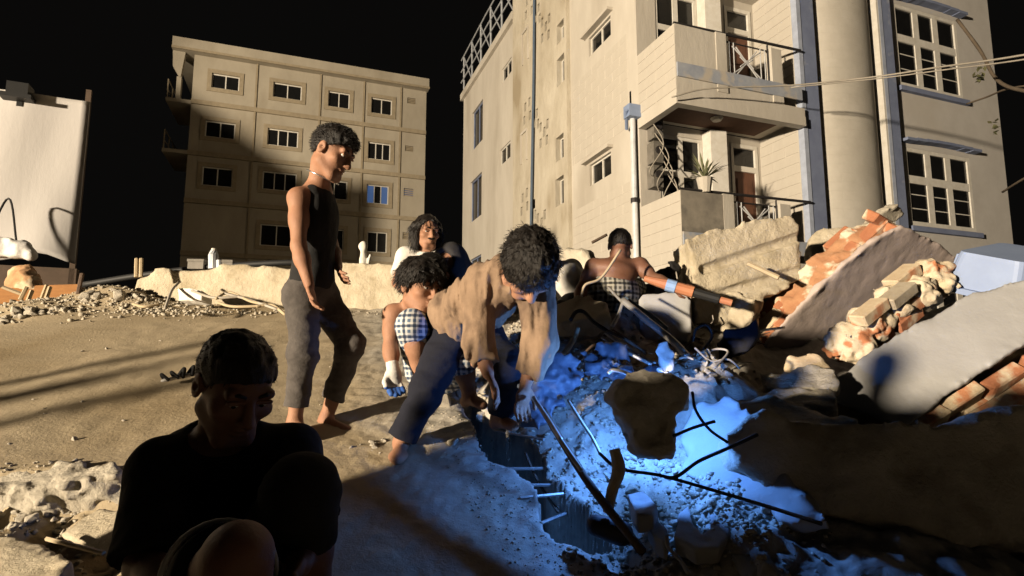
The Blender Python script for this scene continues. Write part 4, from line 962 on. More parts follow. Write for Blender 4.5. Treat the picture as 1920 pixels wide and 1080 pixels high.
for i, (pp, r, mt, lab, cat) in enumerate((
    ([(1168, 563, 3.3), (1215, 602, 3.1), (1262, 640, 2.95), (1288, 668, 2.85)], .02, 'steel', 'long bent steel pipe slanting down to the dusty tangle', 'pipe'),
    ([(1172, 560, 3.35), (1225, 596, 3.2), (1250, 618, 3.1)], .016, 'bluepipe', 'blue painted pipe lying along the top of the long bent pipe', 'pipe'),
    ([(1148, 612, 3.2), (1160, 590, 3.25), (1168, 566, 3.3)], .011, 'steel', 'short bar rising to the top end of the long bent pipe', 'rod'),
    ([(1070, 600, 3.2), (1080, 585, 3.25), (1095, 585, 3.25), (1115, 605, 3.15), (1140, 622, 3.1)], .012, 'cable', 'dark hooked bar arching in front of the tan slab', 'rod'),
    ([(1138, 620, 3.0), (1175, 638, 2.95), (1212, 664, 2.9)], .009, 'rebar', 'upper of the parallel bars slanting over the blue lit debris', 'rod'),
    ([(1135, 624, 2.95), (1165, 645, 2.9), (1200, 668, 2.85), (1230, 682, 2.8)], .009, 'steel', 'middle of the parallel bars slanting over the blue lit debris', 'rod'),
    ([(1128, 632, 2.9), (1165, 655, 2.85), (1222, 684, 2.75)], .009, 'steel', 'lower of the parallel bars slanting over the blue lit debris', 'rod'),
    ([(1080, 680, 2.85), (1110, 650, 2.95), (1140, 625, 3.0)], .009, 'rebar', 'thin bar rising to the right end of the dark hooked bar', 'rod'),
    ([(1090, 695, 2.75), (1115, 672, 2.8), (1150, 645, 2.9)], .008, 'steel', 'thin bar crossing beneath the rising bar', 'rod'),
    ([(1056, 664, 3.0), (1074, 640, 3.05), (1084, 615, 3.1)], .014, 'stick', 'gnarled pale stick standing left of the blue debris', 'stick'),
    ([(1140, 700, 2.4), (1150, 694, 2.4), (1175, 700, 2.3), (1190, 712, 2.2)], .008, 'steel', 'curved thin bar hooked over the dark boulder', 'rod'),
    ([(1065, 750, 2.4), (1090, 790, 2.3), (1110, 820, 2.25), (1125, 850, 2.2)], .006, 'wire', 'thin wire lying down the blue lit dust', 'wire'),
    ([(1124, 850, 2.05), (1160, 878, 2.0), (1240, 892, 1.98), (1340, 920, 1.9), (1440, 950, 1.75), (1540, 982, 1.6)], .0062, 'cable', 'long black cable running from the hammer to the lower right', 'cable'),
    ([(1246, 895, 2.0), (1270, 893, 1.98), (1310, 865, 1.98), (1366, 840, 1.95), (1420, 815, 1.98)], .0065, 'cable', 'black cable curling up to the edge of the shadowed slab', 'cable'),
    ([(1262, 818, 1.98), (1300, 802, 1.98), (1340, 790, 2.0)], .006, 'cable', 'short black cable sticking out from the dark boulder', 'cable'),
    ([(1298, 735, 2.05), (1305, 770, 2.02), (1330, 805, 2.0), (1365, 830, 1.97)], .0055, 'cable', 'black cable draped from the boulder over the blue slab', 'cable'),
    ([(1385, 640, 3.1), (1420, 622, 3.1), (1470, 614, 3.2)], .008, 'steel', 'pale bent bar along the foot of the mauve wall fragment', 'rod'),
    ([(1300, 640, 3.0), (1305, 618, 3.0), (1325, 610, 3.0), (1335, 630, 3.0), (1320, 655, 2.95)], .007, 'cable', 'looped black wire above the dusty tangle', 'wire'),
    ([(1340, 690, 2.75), (1365, 660, 2.85), (1340, 655, 2.9), (1312, 670, 2.85)], .006, 'wire', 'pale looped wire in the dusty tangle', 'wire'),
    ([(1110, 455, 4.6), (1138, 440, 4.6)], .012, 'darkwood', 'dark stick raised left of the shirtless worker', 'stick'),
    ([(1090, 556, 3.6), (1098, 534, 3.6), (1128, 520, 3.62), (1164, 468, 3.65)], .009, 'stick', 'thin pale pole bent across the back of the shirtless worker', 'stick'),
    ([(1140, 538, 3.55), (1168, 568, 3.35)], .009, 'steel', 'thin bar between the shirtless worker and the bent pipe', 'rod'),
    ([(1268, 510, 4.0), (1275, 560, 3.9), (1272, 590, 3.85)], .006, 'wire', 'thin wire hanging over the smooth grey block', 'wire'),
    ([(1000, 745, 2.3), (1030, 790, 2.2), (1052, 826, 2.1)], .009, 'steel', 'steel bar by the stooping worker, pointing into the blue dust', 'rod'),
    ([(1052, 826, 2.1), (1075, 860, 2.02), (1090, 882, 1.98)], .008, 'wire', 'pale lath lying on the rim of the crack', 'lath'),
    ([(1018, 768, 2.35), (1100, 900, 2.03), (1205, 1035, 1.78)], .014, 'darkwood', 'long dark bar standing for a band of shadow along the right rim of the crack', 'beam'),  # dark bar drawn where a band of shadow lies
    ([(1250, 1005, 1.85), (1252, 1025, 1.83), (1275, 1050, 1.8), (1290, 1075, 1.75)], .006, 'wire', 'pale bent wire below the pale square block', 'wire'),
    )):
    cable(pp, r, {'pipe': 'steel_pipe', 'rod': 'rebar', 'stick': 'wooden_stick', 'wire': 'loose_wire', 'cable': 'power_cable', 'lath': 'lath', 'beam': 'shadow_bar'}[cat], lab, mt, cat)
for i in range(34):
    x, y = (U_(1010, 1230), U_(590, 690)) if i < 18 else (U_(1240, 1430), U_(610, 720))
    g_ = gpt(x, y); a_ = U_(-.6, .9); L_ = U_(.12, .34); d_ = np.array([math.cos(a_), -.25 * U_(-1, 1), -.35 * math.sin(a_ * 1.3)])
    pts = [g_ + d_ * L_ * t + np.array([0, 0, .05 + .05 * math.sin(3 * t + i)]) + np.random.normal(size=3) * .018 for t in (-.5, -.15, .2, .5)]
    left = i < 18
    tag(solo('rebar' if i % 3 else 'loose_wire', tube(spline(pts, 5), U_(.003, .0065), 6), M[('rebar', 'steel', 'wire')[i % 3]], smooth=True),
        ('thin bent ' + ('wire', 'rusty rod', 'pale rod')[i % 3] + (' in the tangle above the blue sheet' if left else ' in the dusty tangle right of the bent pipe')), 'wire' if i % 3 == 0 else 'rod', 'rods and wires above the blue sheet' if left else 'rods and wires in the dusty tangle')
# wires by the low wall
for i, pp in enumerate(([(310, 578), (322, 545), (335, 530)], [(405, 560), (430, 548), (470, 565), (500, 572), (440, 575), (410, 568)], [(360, 545), (400, 558), (450, 556)], [(480, 575), (510, 572), (535, 590)], [(250, 570), (270, 575), (300, 570)], [(420, 550), (460, 560), (520, 580)])):
    tag(cable([(x, y, 5.0 - .12 * (y - 540) / 10) for x, y in pp], .012, 'loose_wire', 'stiff pale wire scattered at the foot of the low cream wall', ['wire', 'stick', 'wire', 'stick', 'stick', 'wire'][i], 'wire', 'wires at the foot of the low wall'))
# blue cloth and debris sheets behind the torch
fr = frame(1030, 712, 2.55, (.25, -.9, .35))
solo('cloth', slab(fr, [(985, 668), (1000, 652), (1040, 655), (1085, 680), (1092, 700), (1070, 735), (1040, 752), (1000, 800), (985, 790)], .05, h=.01, edge=.02, seed=70, face=.05, ffreq=18), M['sheet_blue'], 'dusty blue cloth hanging beside the arm of the stooping worker', 'cloth', smooth=True)
fr = frame(1150, 670, 2.75, (.2, -.8, .55))
solo('plastic_sheet', slab(fr, [(1085, 690), (1110, 660), (1150, 640), (1200, 662), (1240, 690), (1180, 700), (1130, 706)], .04, h=.012, edge=.05, seed=71, face=.07, ffreq=18), M['sheet_blue'], 'crumpled blue sheet under the parallel bars', 'sheet', smooth=True)
fr = frame(1245, 668, 2.7, (-.1, -.8, .55))
solo('crumpled_bag', slab(fr, [(1232, 690), (1236, 655), (1250, 645), (1262, 660), (1268, 690), (1250, 700)], .06, h=.01, edge=.03, seed=72, face=.03, ffreq=14), M['sack'], 'crumpled pale bag by the lower end of the long bent pipe', 'bag', smooth=True)
fr = frame(1370, 645, 3.05, (-.2, -.9, .3))
solo('cloth', slab(fr, [(1345, 640), (1365, 622), (1400, 618), (1418, 600), (1425, 625), (1400, 650), (1390, 668), (1352, 665)], .06, h=.012, edge=.03, seed=73, face=.03, ffreq=10), M['navy'], 'dark navy cloth caught at the foot of the mauve wall fragment', 'cloth', smooth=True)
sd = SDF(); c = P(1255, 508, 4.2)
for i in range(5): sd.ell(c + np.random.normal(size=3) * [.05, .03, .02], (.05, .05, .04))
solo('cloth_bundle', sd.mesh(.015, noise=.04, freq=14, oct=3), M['black_cloth'], 'dark bundle of cloth right of the shirtless worker', 'bundle', smooth=True)

# breaker pole
pl = thing('breaker_pole', 'orange pole with pale blue tape and a black grip beside the shirtless worker', 'pole', P(1290, 545, 3.7))
pa, pb = P(1208, 522, 3.75), P(1372, 568, 3.6); at = lambda t: pa + (pb - pa) * t
part('shaft', tube([at(0), at(.15), at(.28), at(.57)], [.02, .028, .036, .038], 10), M['orange'], pl)
part('tape', tube([at(.26), at(.37)], .041, 10), M['label_blue'], pl); part('grip', tube([at(.57), at(.86)], .03, 10), M['cable'], pl); part('tip', tube([at(.86), at(1)], .022, 10), M['orange'], pl)
# hammer in the blue dust
hm = thing('hammer', 'worn hammer with a pale wooden handle and dark head standing in the blue rubble', 'hammer', P(1142, 985, 2.0))
part('handle', tube(spline([P(1152, 842, 1.98), P(1160, 880, 1.97), P(1148, 920, 1.97), P(1140, 960, 1.98)]), [.018, .018, .019, .02, .022, .023, .023, .022, .022, .02, .02, .019, .019, .018, .018, .018, .018, .018, .018], 10), M['stick'], hm)
sd = SDF(); sd.cap(P(1118, 985, 2.0), P(1165, 1000, 1.98), .035, .04); part('hammer_head', sd.mesh(.008), M['iron'], hm, smooth=True)
# sandals
for i, (px, py) in enumerate(((334, 718), (352, 714))):
    c = gpt(px, py) + ZZ * .02; sn = thing('sandal', ['left sandal of the dark pair on the slope', 'right sandal of the dark pair on the slope'][i], 'sandal', c, 'pair of sandals')
    d = nz([.6, .75, .2]) ; s_ = nz(np.cross(d, ZZ)); u_ = np.cross(s_, d)
    sd = SDF(); sd.ell(c + d * .05 + u_ * .012, (.05, .035, .012), np.stack([d, s_, u_], 1)).ell(c - d * .05 + u_ * .012, (.045, .03, .012), np.stack([d, s_, u_], 1)); part('sole', sd.mesh(.006), M['sack'], sn, smooth=True)
    part('strap', tube(spline([c + d * .01 - s_ * .036 + u_ * .01, c + d * .04 + u_ * .055, c + d * .01 + s_ * .036 + u_ * .01]), .012, 6), M['black_cloth'], sn, smooth=True)
    part('strap', tube(spline([c - d * .06 - s_ * .03 + u_ * .01, c - d * .085 + u_ * .05, c - d * .06 + s_ * .03 + u_ * .01]), .01, 6), M['black_cloth'], sn, smooth=True)
fr = frame(100, 905, 2.36, (-.12, -.42, .9))
solo('slab_fragment', slab(fr, [(-60, 872), (60, 866), (160, 868), (238, 874), (222, 890), (160, 900), (120, 908), (40, 914), (-60, 920)], .16, h=.009, edge=.04, efreq=16, seed=80, face=.014, ffreq=20), M['concrete'], 'rough broken slab edge at the far lower left behind the seated man', 'slab fragment', smooth=True)
fr = frame(60, 1040, 1.95, (-.1, -.3, .95))
solo('slab_fragment', slab(fr, [(-80, 1010), (40, 1000), (100, 1025), (130, 1060), (80, 1110), (-80, 1120)], .1, h=.01, edge=.03, seed=81, face=.008), M['cream'], 'flat tan slab in the bottom left corner', 'slab fragment', smooth=True)
# plaster sheet and sticks at the lower left
fr = frame(185, 985, 1.95, (-.25, -.35, .9))
solo('plaster_sheet', slab(fr, [(110, 1000), (145, 978), (185, 950), (215, 955), (245, 952), (250, 1060), (180, 1030)], .02, h=.009, edge=.008, seed=75, face=.004), M['cream'], 'pale flat plaster sheet beside the seated man at lower left', 'plaster sheet', smooth=True)
solo('wooden_stick', tube([P(88, 1010, 1.85), P(195, 1038, 1.75)], .007, 6), M['stick'], 'thin pale stick lying in front of the plaster sheet at lower left', 'stick')

# ------------------------------------------------------------------ rubble
def chunk_mesh(seed, flat=1.0, mt='chunk', n=14):
    r = np.random.default_rng(seed); bm = bmesh.new()
    for k in range(n):
        v = r.normal(size=3); v /= np.linalg.norm(v); v *= r.uniform(.75, 1.0) * np.array([1, r.uniform(.6, .9), .62 * flat]); bm.verts.new(v)
    bmesh.ops.convex_hull(bm, input=list(bm.verts))
    for v in [v for v in bm.verts if not v.link_faces]: bm.verts.remove(v)
    bmesh.ops.bevel(bm, geom=list(bm.edges), offset=.05, segments=1, affect='EDGES')
    me = bpy.data.meshes.new('rubble_chunk'); bm.to_mesh(me); bm.free(); me.materials.append(M[mt]); return me
CH = [chunk_mesh(s, random.choice((.6, .8, 1.2))) for s in range(10)]
CHB = [chunk_mesh(s + 50, .8, 'brick_pale') for s in range(3)]
def chunk(p, s, label, group, pool=CH, sink=.3):
    o = bpy.data.objects.new('rubble_chunk', random.choice(pool)); COL.objects.link(o)
    o.location = (p[0], p[1], p[2] + s * (.5 - sink)); o.rotation_euler = (random.uniform(-.5, .5), random.uniform(-.5, .5), random.uniform(0, 6.28))
    o.scale = (s, s, s); tag(o, label, 'rubble', group); return o
def scatter(n, region, s0, s1, label, group, pool=CH):
    k = 0
    while k < n:
        x, y = region()
        p = gpt(x, y); Yd = p[1]
        chunk(p, random.uniform(s0, s1) ** 1.0, label, group, pool); k += 1
U = random.uniform
def band(pts, w):
    def f():
        i = random.randrange(len(pts) - 1); t = random.random(); a, b = pts[i], pts[i + 1]
        return a[0] + (b[0] - a[0]) * t + random.gauss(0, w), a[1] + (b[1] - a[1]) * t + random.gauss(0, w * .5)
    return f
scatter(30, band([(1110, 870), (1190, 930), (1260, 960), (1300, 1040)], 28), .014, .04, 'small angular concrete chunk in the blue lit rubble', 'concrete chunks in the blue torch light')
scatter(18, band([(1180, 860), (1260, 900), (1300, 930)], 18), .012, .03, 'small angular concrete chunk in the blue lit rubble', 'concrete chunks in the blue torch light')
scatter(22, band([(1060, 690), (1100, 740), (1130, 790)], 22), .012, .035, 'small concrete chunk on the dusty slope left of the dark boulder', 'concrete chunks left of the boulder')
scatter(34, lambda: (U(1255, 1420), U(630, 725)), .015, .045, 'broken concrete piece in the dusty tangle right of the bent pipe', 'chunks in the dusty tangle')
scatter(20, lambda: (U(1250, 1340), U(600, 660)), .02, .055, 'broken concrete piece in the dusty tangle right of the bent pipe', 'chunks in the dusty tangle')
scatter(20, lambda: (U(1010, 1200), U(590, 650)), .02, .05, 'concrete chunk behind the stooping worker', 'chunks behind the stooping worker')
scatter(26, band([(150, 562), (200, 550), (260, 545), (300, 535)], 12), .03, .09, 'pale rubble chunk in the heap at the left end of the low wall', 'rubble heap at the end of the low wall')
scatter(26, band([(0, 605), (50, 590), (100, 585), (130, 590)], 10), .025, .07, 'pale rubble chunk in the heap at the far left of the slope', 'rubble heap at far left')
scatter(22, band([(0, 985), (70, 960), (130, 965)], 22), .012, .04, 'small chunk in the broken edge at lower left', 'chunks along the broken lower edge')
scatter(8, band([(0, 870), (110, 872), (210, 868)], 7), .008, .02, 'small chunk in the broken edge at lower left', 'chunks along the broken lower edge')
scatter(26, band([(240, 560), (400, 568), (560, 575), (700, 572)], 8), .02, .06, 'pale rubble chunk along the foot of the low cream wall', 'rubble at the foot of the low wall')
scatter(16, band([(690, 850), (735, 815)], 14), .01, .024, 'pale pebble in the sunk patch beside the worker foot', 'pale pebbles by the foot')
for px, py in ((145, 695), (85, 768), (62, 750), (155, 757), (85, 778), (18, 835), (232, 790), (505, 650), (300, 640), (200, 655), (155, 660), (140, 826)):
    chunk(gpt(px, py), U(.012, .022), 'small stone lying alone on the dusty slope', 'stones on the dusty slope')
for px, py, s in ((905, 820, .07), (800, 745, .08), (830, 760, .07), (870, 745, .09), (930, 770, .1), (985, 745, .08)):
    chunk(gpt(px, py), s, 'dusty chunk on the slab at the feet of the crouching boy', 'chunks by the crouching boy')
chunk(gpt(850, 835), .05, 'lone flat stone on the blue lit slab left of the crack', None)
# gravel and grit: one mass
proto = []
for s in range(5):
    r = np.random.default_rng(200 + s); v = r.normal(size=(8, 3)); v /= np.linalg.norm(v, axis=1)[:, None]; v *= [1, .8, .6]
    bm = bmesh.new(); [bm.verts.new(x) for x in v]; bmesh.ops.convex_hull(bm, input=list(bm.verts)); bmesh.ops.triangulate(bm, faces=list(bm.faces)); bm.verts.index_update()
    proto.append((np.array([x.co for x in bm.verts]), np.array([[q.index for q in f.verts] for f in bm.faces]))); bm.free()
GV = []; GF = []; off = 0
def grit(n, region, s0, s1):
    global off
    pts = np.array([region() for _ in range(n)]); X = pts[:, 0]; Y = pts[:, 1]; Z = terrain(X, Y)
    for i in range(n):
        v, f = proto[i % 5]; s = s0 * (s1 / s0) ** (random.random() ** 2); a = U(0, 6.28); ca, sa_ = math.cos(a), math.sin(a)
        w = v * s; w = np.stack([w[:, 0] * ca - w[:, 1] * sa_, w[:, 0] * sa_ + w[:, 1] * ca, w[:, 2]], 1) + [X[i], Y[i], Z[i] + s * .15]
        GV.append(w); GF.append(f + off); off += len(v)
def along(d0, d1, a0, a1):
    def f():
        d = U(d0, d1); a = U(a0, a1); p = GA + GD * a + GN * d; return p[0], p[1]
    return f
grit(3200, along(.14, .75, -.3, 2.0), .004, .022); grit(1500, along(.5, 1.5, -1.2, 1.2), .006, .03); grit(900, along(-.2, .02, .0, 1.8), .002, .009)
grit(1400, lambda: (lambda w: (.6 + .45 * math.cos(w[0]) * w[1], 2.05 + .4 * math.sin(w[0]) * w[1]))((U(0, 6.28), U(0, 1))), .004, .026); grit(700, lambda: (random.gauss(-4.6, .7), random.gauss(5.1, .18)), .008, .04); grit(600, lambda: (random.gauss(-3.2, .5), random.gauss(5.15, .12)), .008, .035)
grit(800, lambda: (U(-2.6, -1.3), random.gauss(2.25, .1)), .003, .024); grit(500, lambda: (U(-2.6, -1.3), random.gauss(2.44, .03)), .003, .014); grit(130, lambda: (U(-5, -.4), U(2.3, 5.2)), .003, .009); grit(500, lambda: (U(-4, 0), random.gauss(5.1, .06)), .005, .03)
solo('gravel', (np.concatenate(GV), np.concatenate(GF)), M['gravel'], kind='stuff')

# ------------------------------------------------------------------ people
def head_axes(f, roll=0):
    f = nz(f); r = nz(np.cross(f, ZZ)) if abs(f[2]) < .97 else np.array([1., 0, 0]); u = np.cross(r, f)
    if roll: r, u = r * math.cos(roll) + u * math.sin(roll), u * math.cos(roll) - r * math.sin(roll)
    return r, f, u
def make_person(label, J, skin='skin', top=None, bottom=None, hair='short', h=.006, k=1.0, hs=1.0, moust=False, seed=0, gloves=(), axes=None, fat=1.0, name='person', group=None, coarse=False, necklace=False, fold=.006, fstretch=(1, 1, .55), neckcut=.085):
    base = np.array([np.mean([l[2][0] for l in J['legs']]), np.mean([l[2][1] for l in J['legs']]), min(l[3][2] for l in J['legs'])])
    T = thing(name, label, 'person', base, group)
    H = np.asarray(J['head'], float); r, f, u = axes if axes is not None else head_axes(J['f'], J.get('roll', 0))
    HL = lambda x, y, z: H + (r * x + f * y + u * z) * hs
    RH = np.stack([r, f, u], 1)
    nk, pv = np.asarray(J['neck']), np.asarray(J['pelvis'])
    up = nz(nk - pv); sh = nz(np.asarray(J['arms'][1][0]) - np.asarray(J['arms'][0][0])); sh = nz(sh - up * (sh @ up)); fw = np.cross(up, sh)
    if fw @ f < -.2: fw = -fw
    RT = np.stack([sh, fw, up], 1)
    if np.linalg.det(RT) < 0: RT = np.stack([-sh, fw, up], 1)
    mid = np.asarray(J['chest']) if 'chest' in J else pv + (nk - pv) * .66 - fw * .02
    L = np.linalg.norm(nk - pv)
    ab = pv + (mid - pv) * .5 ; sw = np.linalg.norm(np.asarray(J['arms'][1][0]) - np.asarray(J['arms'][0][0])) / 2
    cw = max(.12 * k, min(.165 * k, sw * .92)) * fat
    def torso(s, e, kk=.04, low=True):
        s.ell(mid, (cw + e, .108 * k * fat + e, L * .36 + e), RT, kk); s.ell(ab, (.128 * k * fat + e, .096 * k * fat + e, L * .34 + e), RT, kk)
        if low: s.ell(pv, (.15 * k * fat + e, .108 * k * fat + e, .12 * k + e), RT, kk)
    B = SDF(); torso(B, 0)
    hb = HL(0, -.02, -.06)
    B.cap(nk - up * .02, hb, .056 * k, .052 * hs, .03)
    hand_specs = []
    for i, (s_, e_, w_, t_) in enumerate(J['arms']):
        s_, e_, w_, t_ = map(lambda q: np.asarray(q, float), (s_, e_, w_, t_))
        B.cap(nk - up * .05 * k, s_, .055 * k, .056 * k, .05); B.cap(s_, s_ + (e_ - s_) * .5, .054 * k, .05 * k, .03); B.cap(s_ + (e_ - s_) * .4, e_, .049 * k, .038 * k, .02)
        B.cap(e_, e_ + (w_ - e_) * .35, .038 * k, .041 * k, .02); B.cap(e_ + (w_ - e_) * .3, w_, .041 * k, .026 * k, .02)
        hand_specs.append((w_, nz(t_ - w_), e_, i))
    def hand(s, w_, d, e_, i, e=0):
        n = nz(np.cross(d, np.cross(fw, d))) if abs(fw @ d) < .95 else nz(np.cross(d, [1, 0, .2]))
        sd = np.cross(d, n) * (1 if i == 0 else -1)
        s.ell(w_ + d * .05 * k, (.038 * k + e, .016 * k + e, .052 * k + e), np.stack([sd, n, d], 1), .012)
        for q, ln in enumerate((.88, 1.0, .94, .74)):
            a = w_ + (d * .088 + sd * (1.5 - q) * .0195) * k; b_ = a + (d * .036 * ln + n * .012 + sd * (1.5 - q) * .003) * k; c_ = b_ + (d * .024 * ln + n * .026 * ln) * k
            s.cap(a, b_, .0098 * k + e, .009 * k + e, .004); s.cap(b_, c_, .009 * k + e, .0075 * k + e, .004)
        a = w_ + (d * .028 + sd * .03) * k; b_ = a + (d * .038 + sd * .024 + n * .01) * k; c_ = b_ + (d * .03 + n * .012) * k
        s.cap(a, b_, .013 * k + e, .0105 * k + e, .006); s.cap(b_, c_, .0105 * k + e, .0085 * k + e, .004)
    for hp in hand_specs: hand(B, *hp)
    for (a_, k_, n_, t_) in J['legs']:
        a_, k_, n_, t_ = map(lambda q: np.asarray(q, float), (a_, k_, n_, t_))
        B.cap(pv + (a_ - pv) * .4, a_, .09 * k, .088 * k, .04); B.cap(a_, k_, .086 * k, .056 * k, .03)
        B.cap(k_, k_ + (n_ - k_) * .4, .053 * k, .055 * k, .02); B.cap(k_ + (n_ - k_) * .35, n_, .056 * k, .036 * k, .02)
        fd = nz(t_ - n_); hl = n_ - nz(np.array([fd[0], fd[1], 0])) * .03 - ZZ * .035
        B.cap(n_, hl, .036 * k, .032 * k, .02); B.cap(n_ - ZZ * .02, t_, .034 * k, .022 * k, .02)
        sdv = nz(np.cross(fd, ZZ)); B.ell(t_ - fd * .03, (.046 * k, .05 * k, .018 * k), np.stack([sdv, fd, np.cross(sdv, fd)], 1), .02)
    # head
    HD = lambda s: s
    B.ell(HL(0, -.012, .03), np.array((.076, .096, .086)) * hs, RH, .02)
    B.ell(HL(0, .03, -.035), np.array((.06, .066, .074)) * hs, RH, .03)
    B.cap(HL(-.022, .07, -.098), HL(.022, .07, -.098), .022 * hs, None, .025)
    B.cap(HL(-.05, .0, -.06), HL(-.024, .062, -.095), .022 * hs, None, .02); B.cap(HL(.05, .0, -.06), HL(.024, .062, -.095), .022 * hs, None, .02)
    B.cap(HL(-.042, .079, .03), HL(.042, .079, .03), .0135 * hs, None, .012)
    for sx in (-1, 1):
        B.ell(HL(sx * .044, .062, -.02), np.array((.026, .026, .02)) * hs, RH, .02)
        B.sub(HL(sx * .031, .106, .010), .0165 * hs, .008)
    B.cap(HL(0, .093, .014), HL(0, .112, -.026), .0095 * hs, .0145 * hs, .008)
    for sx in (-1, 1): B.ell(HL(sx * .013, .100, -.03), np.array((.009, .012, .008)) * hs, RH, .006)
    B.ell(HL(0, .089, -.054), np.array((.025, .015, .0065)) * hs, RH, .004); B.ell(HL(0, .087, -.068), np.array((.022, .015, .0075)) * hs, RH, .004)
    for sx in (-1, 1):
        B.ell(HL(sx * .079, -.008, -.002), np.array((.009, .021, .033)) * hs, RH, .006); B.sub(HL(sx * .09, -.003, -.002), .012 * hs, .006)
    part('body', B.mesh(h), M[skin], T, True)
    # eyes and brows
    if not coarse:
        for sx in (-1, 1):
            e = SDF(); e.ell(HL(sx * .031, .0795, .010), np.array((.0135, .0125, .0105)) * hs, RH); eo = part('eye', e.mesh(.0035), M['eye'], T, True)
            e = SDF(); e.ell(HL(sx * .031 + .002, .0885, .007), np.array((.0062, .004, .0062)) * hs, RH); part('iris', e.mesh(.0022), M['iris'], eo, True)
            e = SDF(); e.cap(HL(sx * .031 - .016, .0885, .0145), HL(sx * .031 + .016, .0885, .0145), .0055 * hs); part('eyelid', e.mesh(.003), M[skin], eo, True)
            part('eyebrow', tube([HL(sx * .014, .092, .030), HL(sx * .03, .0925, .037), HL(sx * .048, .082, .032)], [.004, .005, .0025], 6), M['hair'], T, True)
        if moust: part('moustache', (lambda e: (e.ell(HL(0, .103, -.043), np.array((.028, .01, .007)) * hs, RH), e.mesh(.003, noise=.004, freq=90))[1])(SDF()), M['hair'], T, True)
    # hair
    Hs = SDF()
    if hair in ('short', 'thick', 'crop'):
        g = {'crop': .004, 'short': .004, 'thick': .02}[hair]
        Hs.ell(HL(0, -.014, .034), (np.array((.078, .098, .088)) + g) * hs, RH)
        if hair != 'crop': Hs.ell(HL(0, .012, .066 + g * .5), np.array((.068, .09, .066 + g)) * hs, RH, .03)
        nrm = nz(f * .72 - u * 1.0); Hs.clip(HL(0, 0, {'crop': .004, 'short': .004, 'thick': -.02}[hair]), nrm)
        Hs.p.append(('h', HL(0, .083 if hair == 'crop' else .1, 0), f))
        V = Hs.mesh(h, noise=.014 if hair == 'thick' else .007, freq=60, stretch=(1, 1, .5), oct=3, seed=seed)
    elif hair == 'long':
        Hs.ell(HL(0, -.02, .036), (np.array((.09, .105, .1))) * hs, RH)
        for sx in (-1, 1): Hs.cap(HL(sx * .075, -.02, .03), HL(sx * .085, .0, -.11), .038 * hs, .032 * hs, .04)
        Hs.cap(HL(0, -.07, .0), HL(0, -.08, -.12), .06 * hs, .05 * hs, .04)
        Hs.sub(HL(0, .118, -.025), .120 * hs, .01)
        V = Hs.mesh(h, noise=.014, freq=26, stretch=(1, 1, .4), oct=3, seed=seed)
    elif hair == 'fringe':
        Hs.ell(HL(0, -.014, .038), (np.array((.092, .112, .1))) * hs, RH); Hs.ell(HL(.02, .07, .07), np.array((.07, .042, .04)) * hs, RH, .02)
        for sx in (-1, 1): Hs.cap(HL(sx * .08, .01, .03), HL(sx * .08, .018, .0), .016 * hs, .01 * hs, .02)
        Hs.cap(HL(-.05, .088, .055), HL(-.02, .1, .03), .018 * hs, .008 * hs, .02); Hs.cap(HL(.0, .095, .06), HL(.025, .102, .028), .02 * hs, .009 * hs, .02); Hs.cap(HL(.05, .085, .055), HL(.058, .088, .02), .018 * hs, .008 * hs, .02)
        nrm = nz(f * .5 - u * 1.0); Hs.p.insert(2, ('h', HL(0, 0, -.002), nrm))
        V = Hs.mesh(h, noise=.012, freq=34, stretch=(1, 1, .4), oct=3, seed=seed)
    if len(V[0]):
        part('hair', V, M['hair'], T, True)
        if not coarse:
            rg = np.random.default_rng(seed + 77); vv = V[0]; nb = 2600 if hair != 'crop' else 1500
            pick = vv[rg.integers(0, len(vv), nb)]; LN = {'crop': .009, 'short': .017, 'thick': .024, 'long': .06, 'fringe': .03}[hair] * hs
            q = MB(); cc = HL(0, -.012, .03)
            for p_ in pick:
                nn = nz(p_ - cc); loc = (p_ - H) @ RH
                flow = {'crop': -u * .4 + f * .2, 'short': f * .5 - u * .3 - f * .9 * (loc[1] < -.02), 'thick': f * .4 - u * .3, 'long': -u * 1.6, 'fringe': -u * .9 + f * .3}[hair]
                d_ = nz(nn * .55 + flow + rg.normal(size=3) * .28); s_ = nz(np.cross(d_, nn) + rg.normal(size=3) * .1) * .0011
                l_ = LN * rg.uniform(.5, 1.2); b0 = p_ - nn * .003
                q.add([b0 - s_, b0 + s_, b0 + d_ * l_ * .6 + s_ * .6 + nn * .001, b0 + d_ * l_ - u * l_ * .15], [(0, 1, 2), (0, 2, 3)])
            tag(part('hair_strands', q.vf, M['hair'], T), kind='stuff')
    # top
    if top:
        kind, mt = top[0], top[1]; fr_ = top[2] if len(top) > 2 else .5
        C = SDF(); e = .016 if kind != 'shirt' else .024
        torso(C, e)
        if kind == 'shirt': C.ell(pv + up * .02 * k, (.165 * k + e, .125 * k + e, .13 * k), RT, .05)
        for (s_, e_, w_, t_) in J['arms']:
            s_, e_, w_ = map(lambda q: np.asarray(q, float), (s_, e_, w_))
            if kind == 'tank': C.cap(nk - up * .06, nk + (s_ - nk) * .62 - up * .02, .05 * k, .05 * k, .05)
            else:
                C.cap(nk - up * .055 * k, s_, .055 * k + e, .058 * k + e, .06)
                if fr_ <= 1: C.cap(s_, s_ + (e_ - s_) * fr_, .06 * k + e, .056 * k + e * 1.1, .03, True)
                else:
                    C.cap(s_, e_, .06 * k + e, .05 * k + e, .03); C.cap(e_, e_ + (w_ - e_) * (fr_ - 1), .05 * k + e, .036 * k + e, .03, True)
        C.sub(nk + up * .055 * k + fw * .02, neckcut * k, .02)
        part('shirt' if kind != 'tank' else 'sleeveless_top', C.mesh(max(h, .006), noise=fold, freq=13, stretch=fstretch, oct=3, seed=seed + 3), M[mt], T, True)
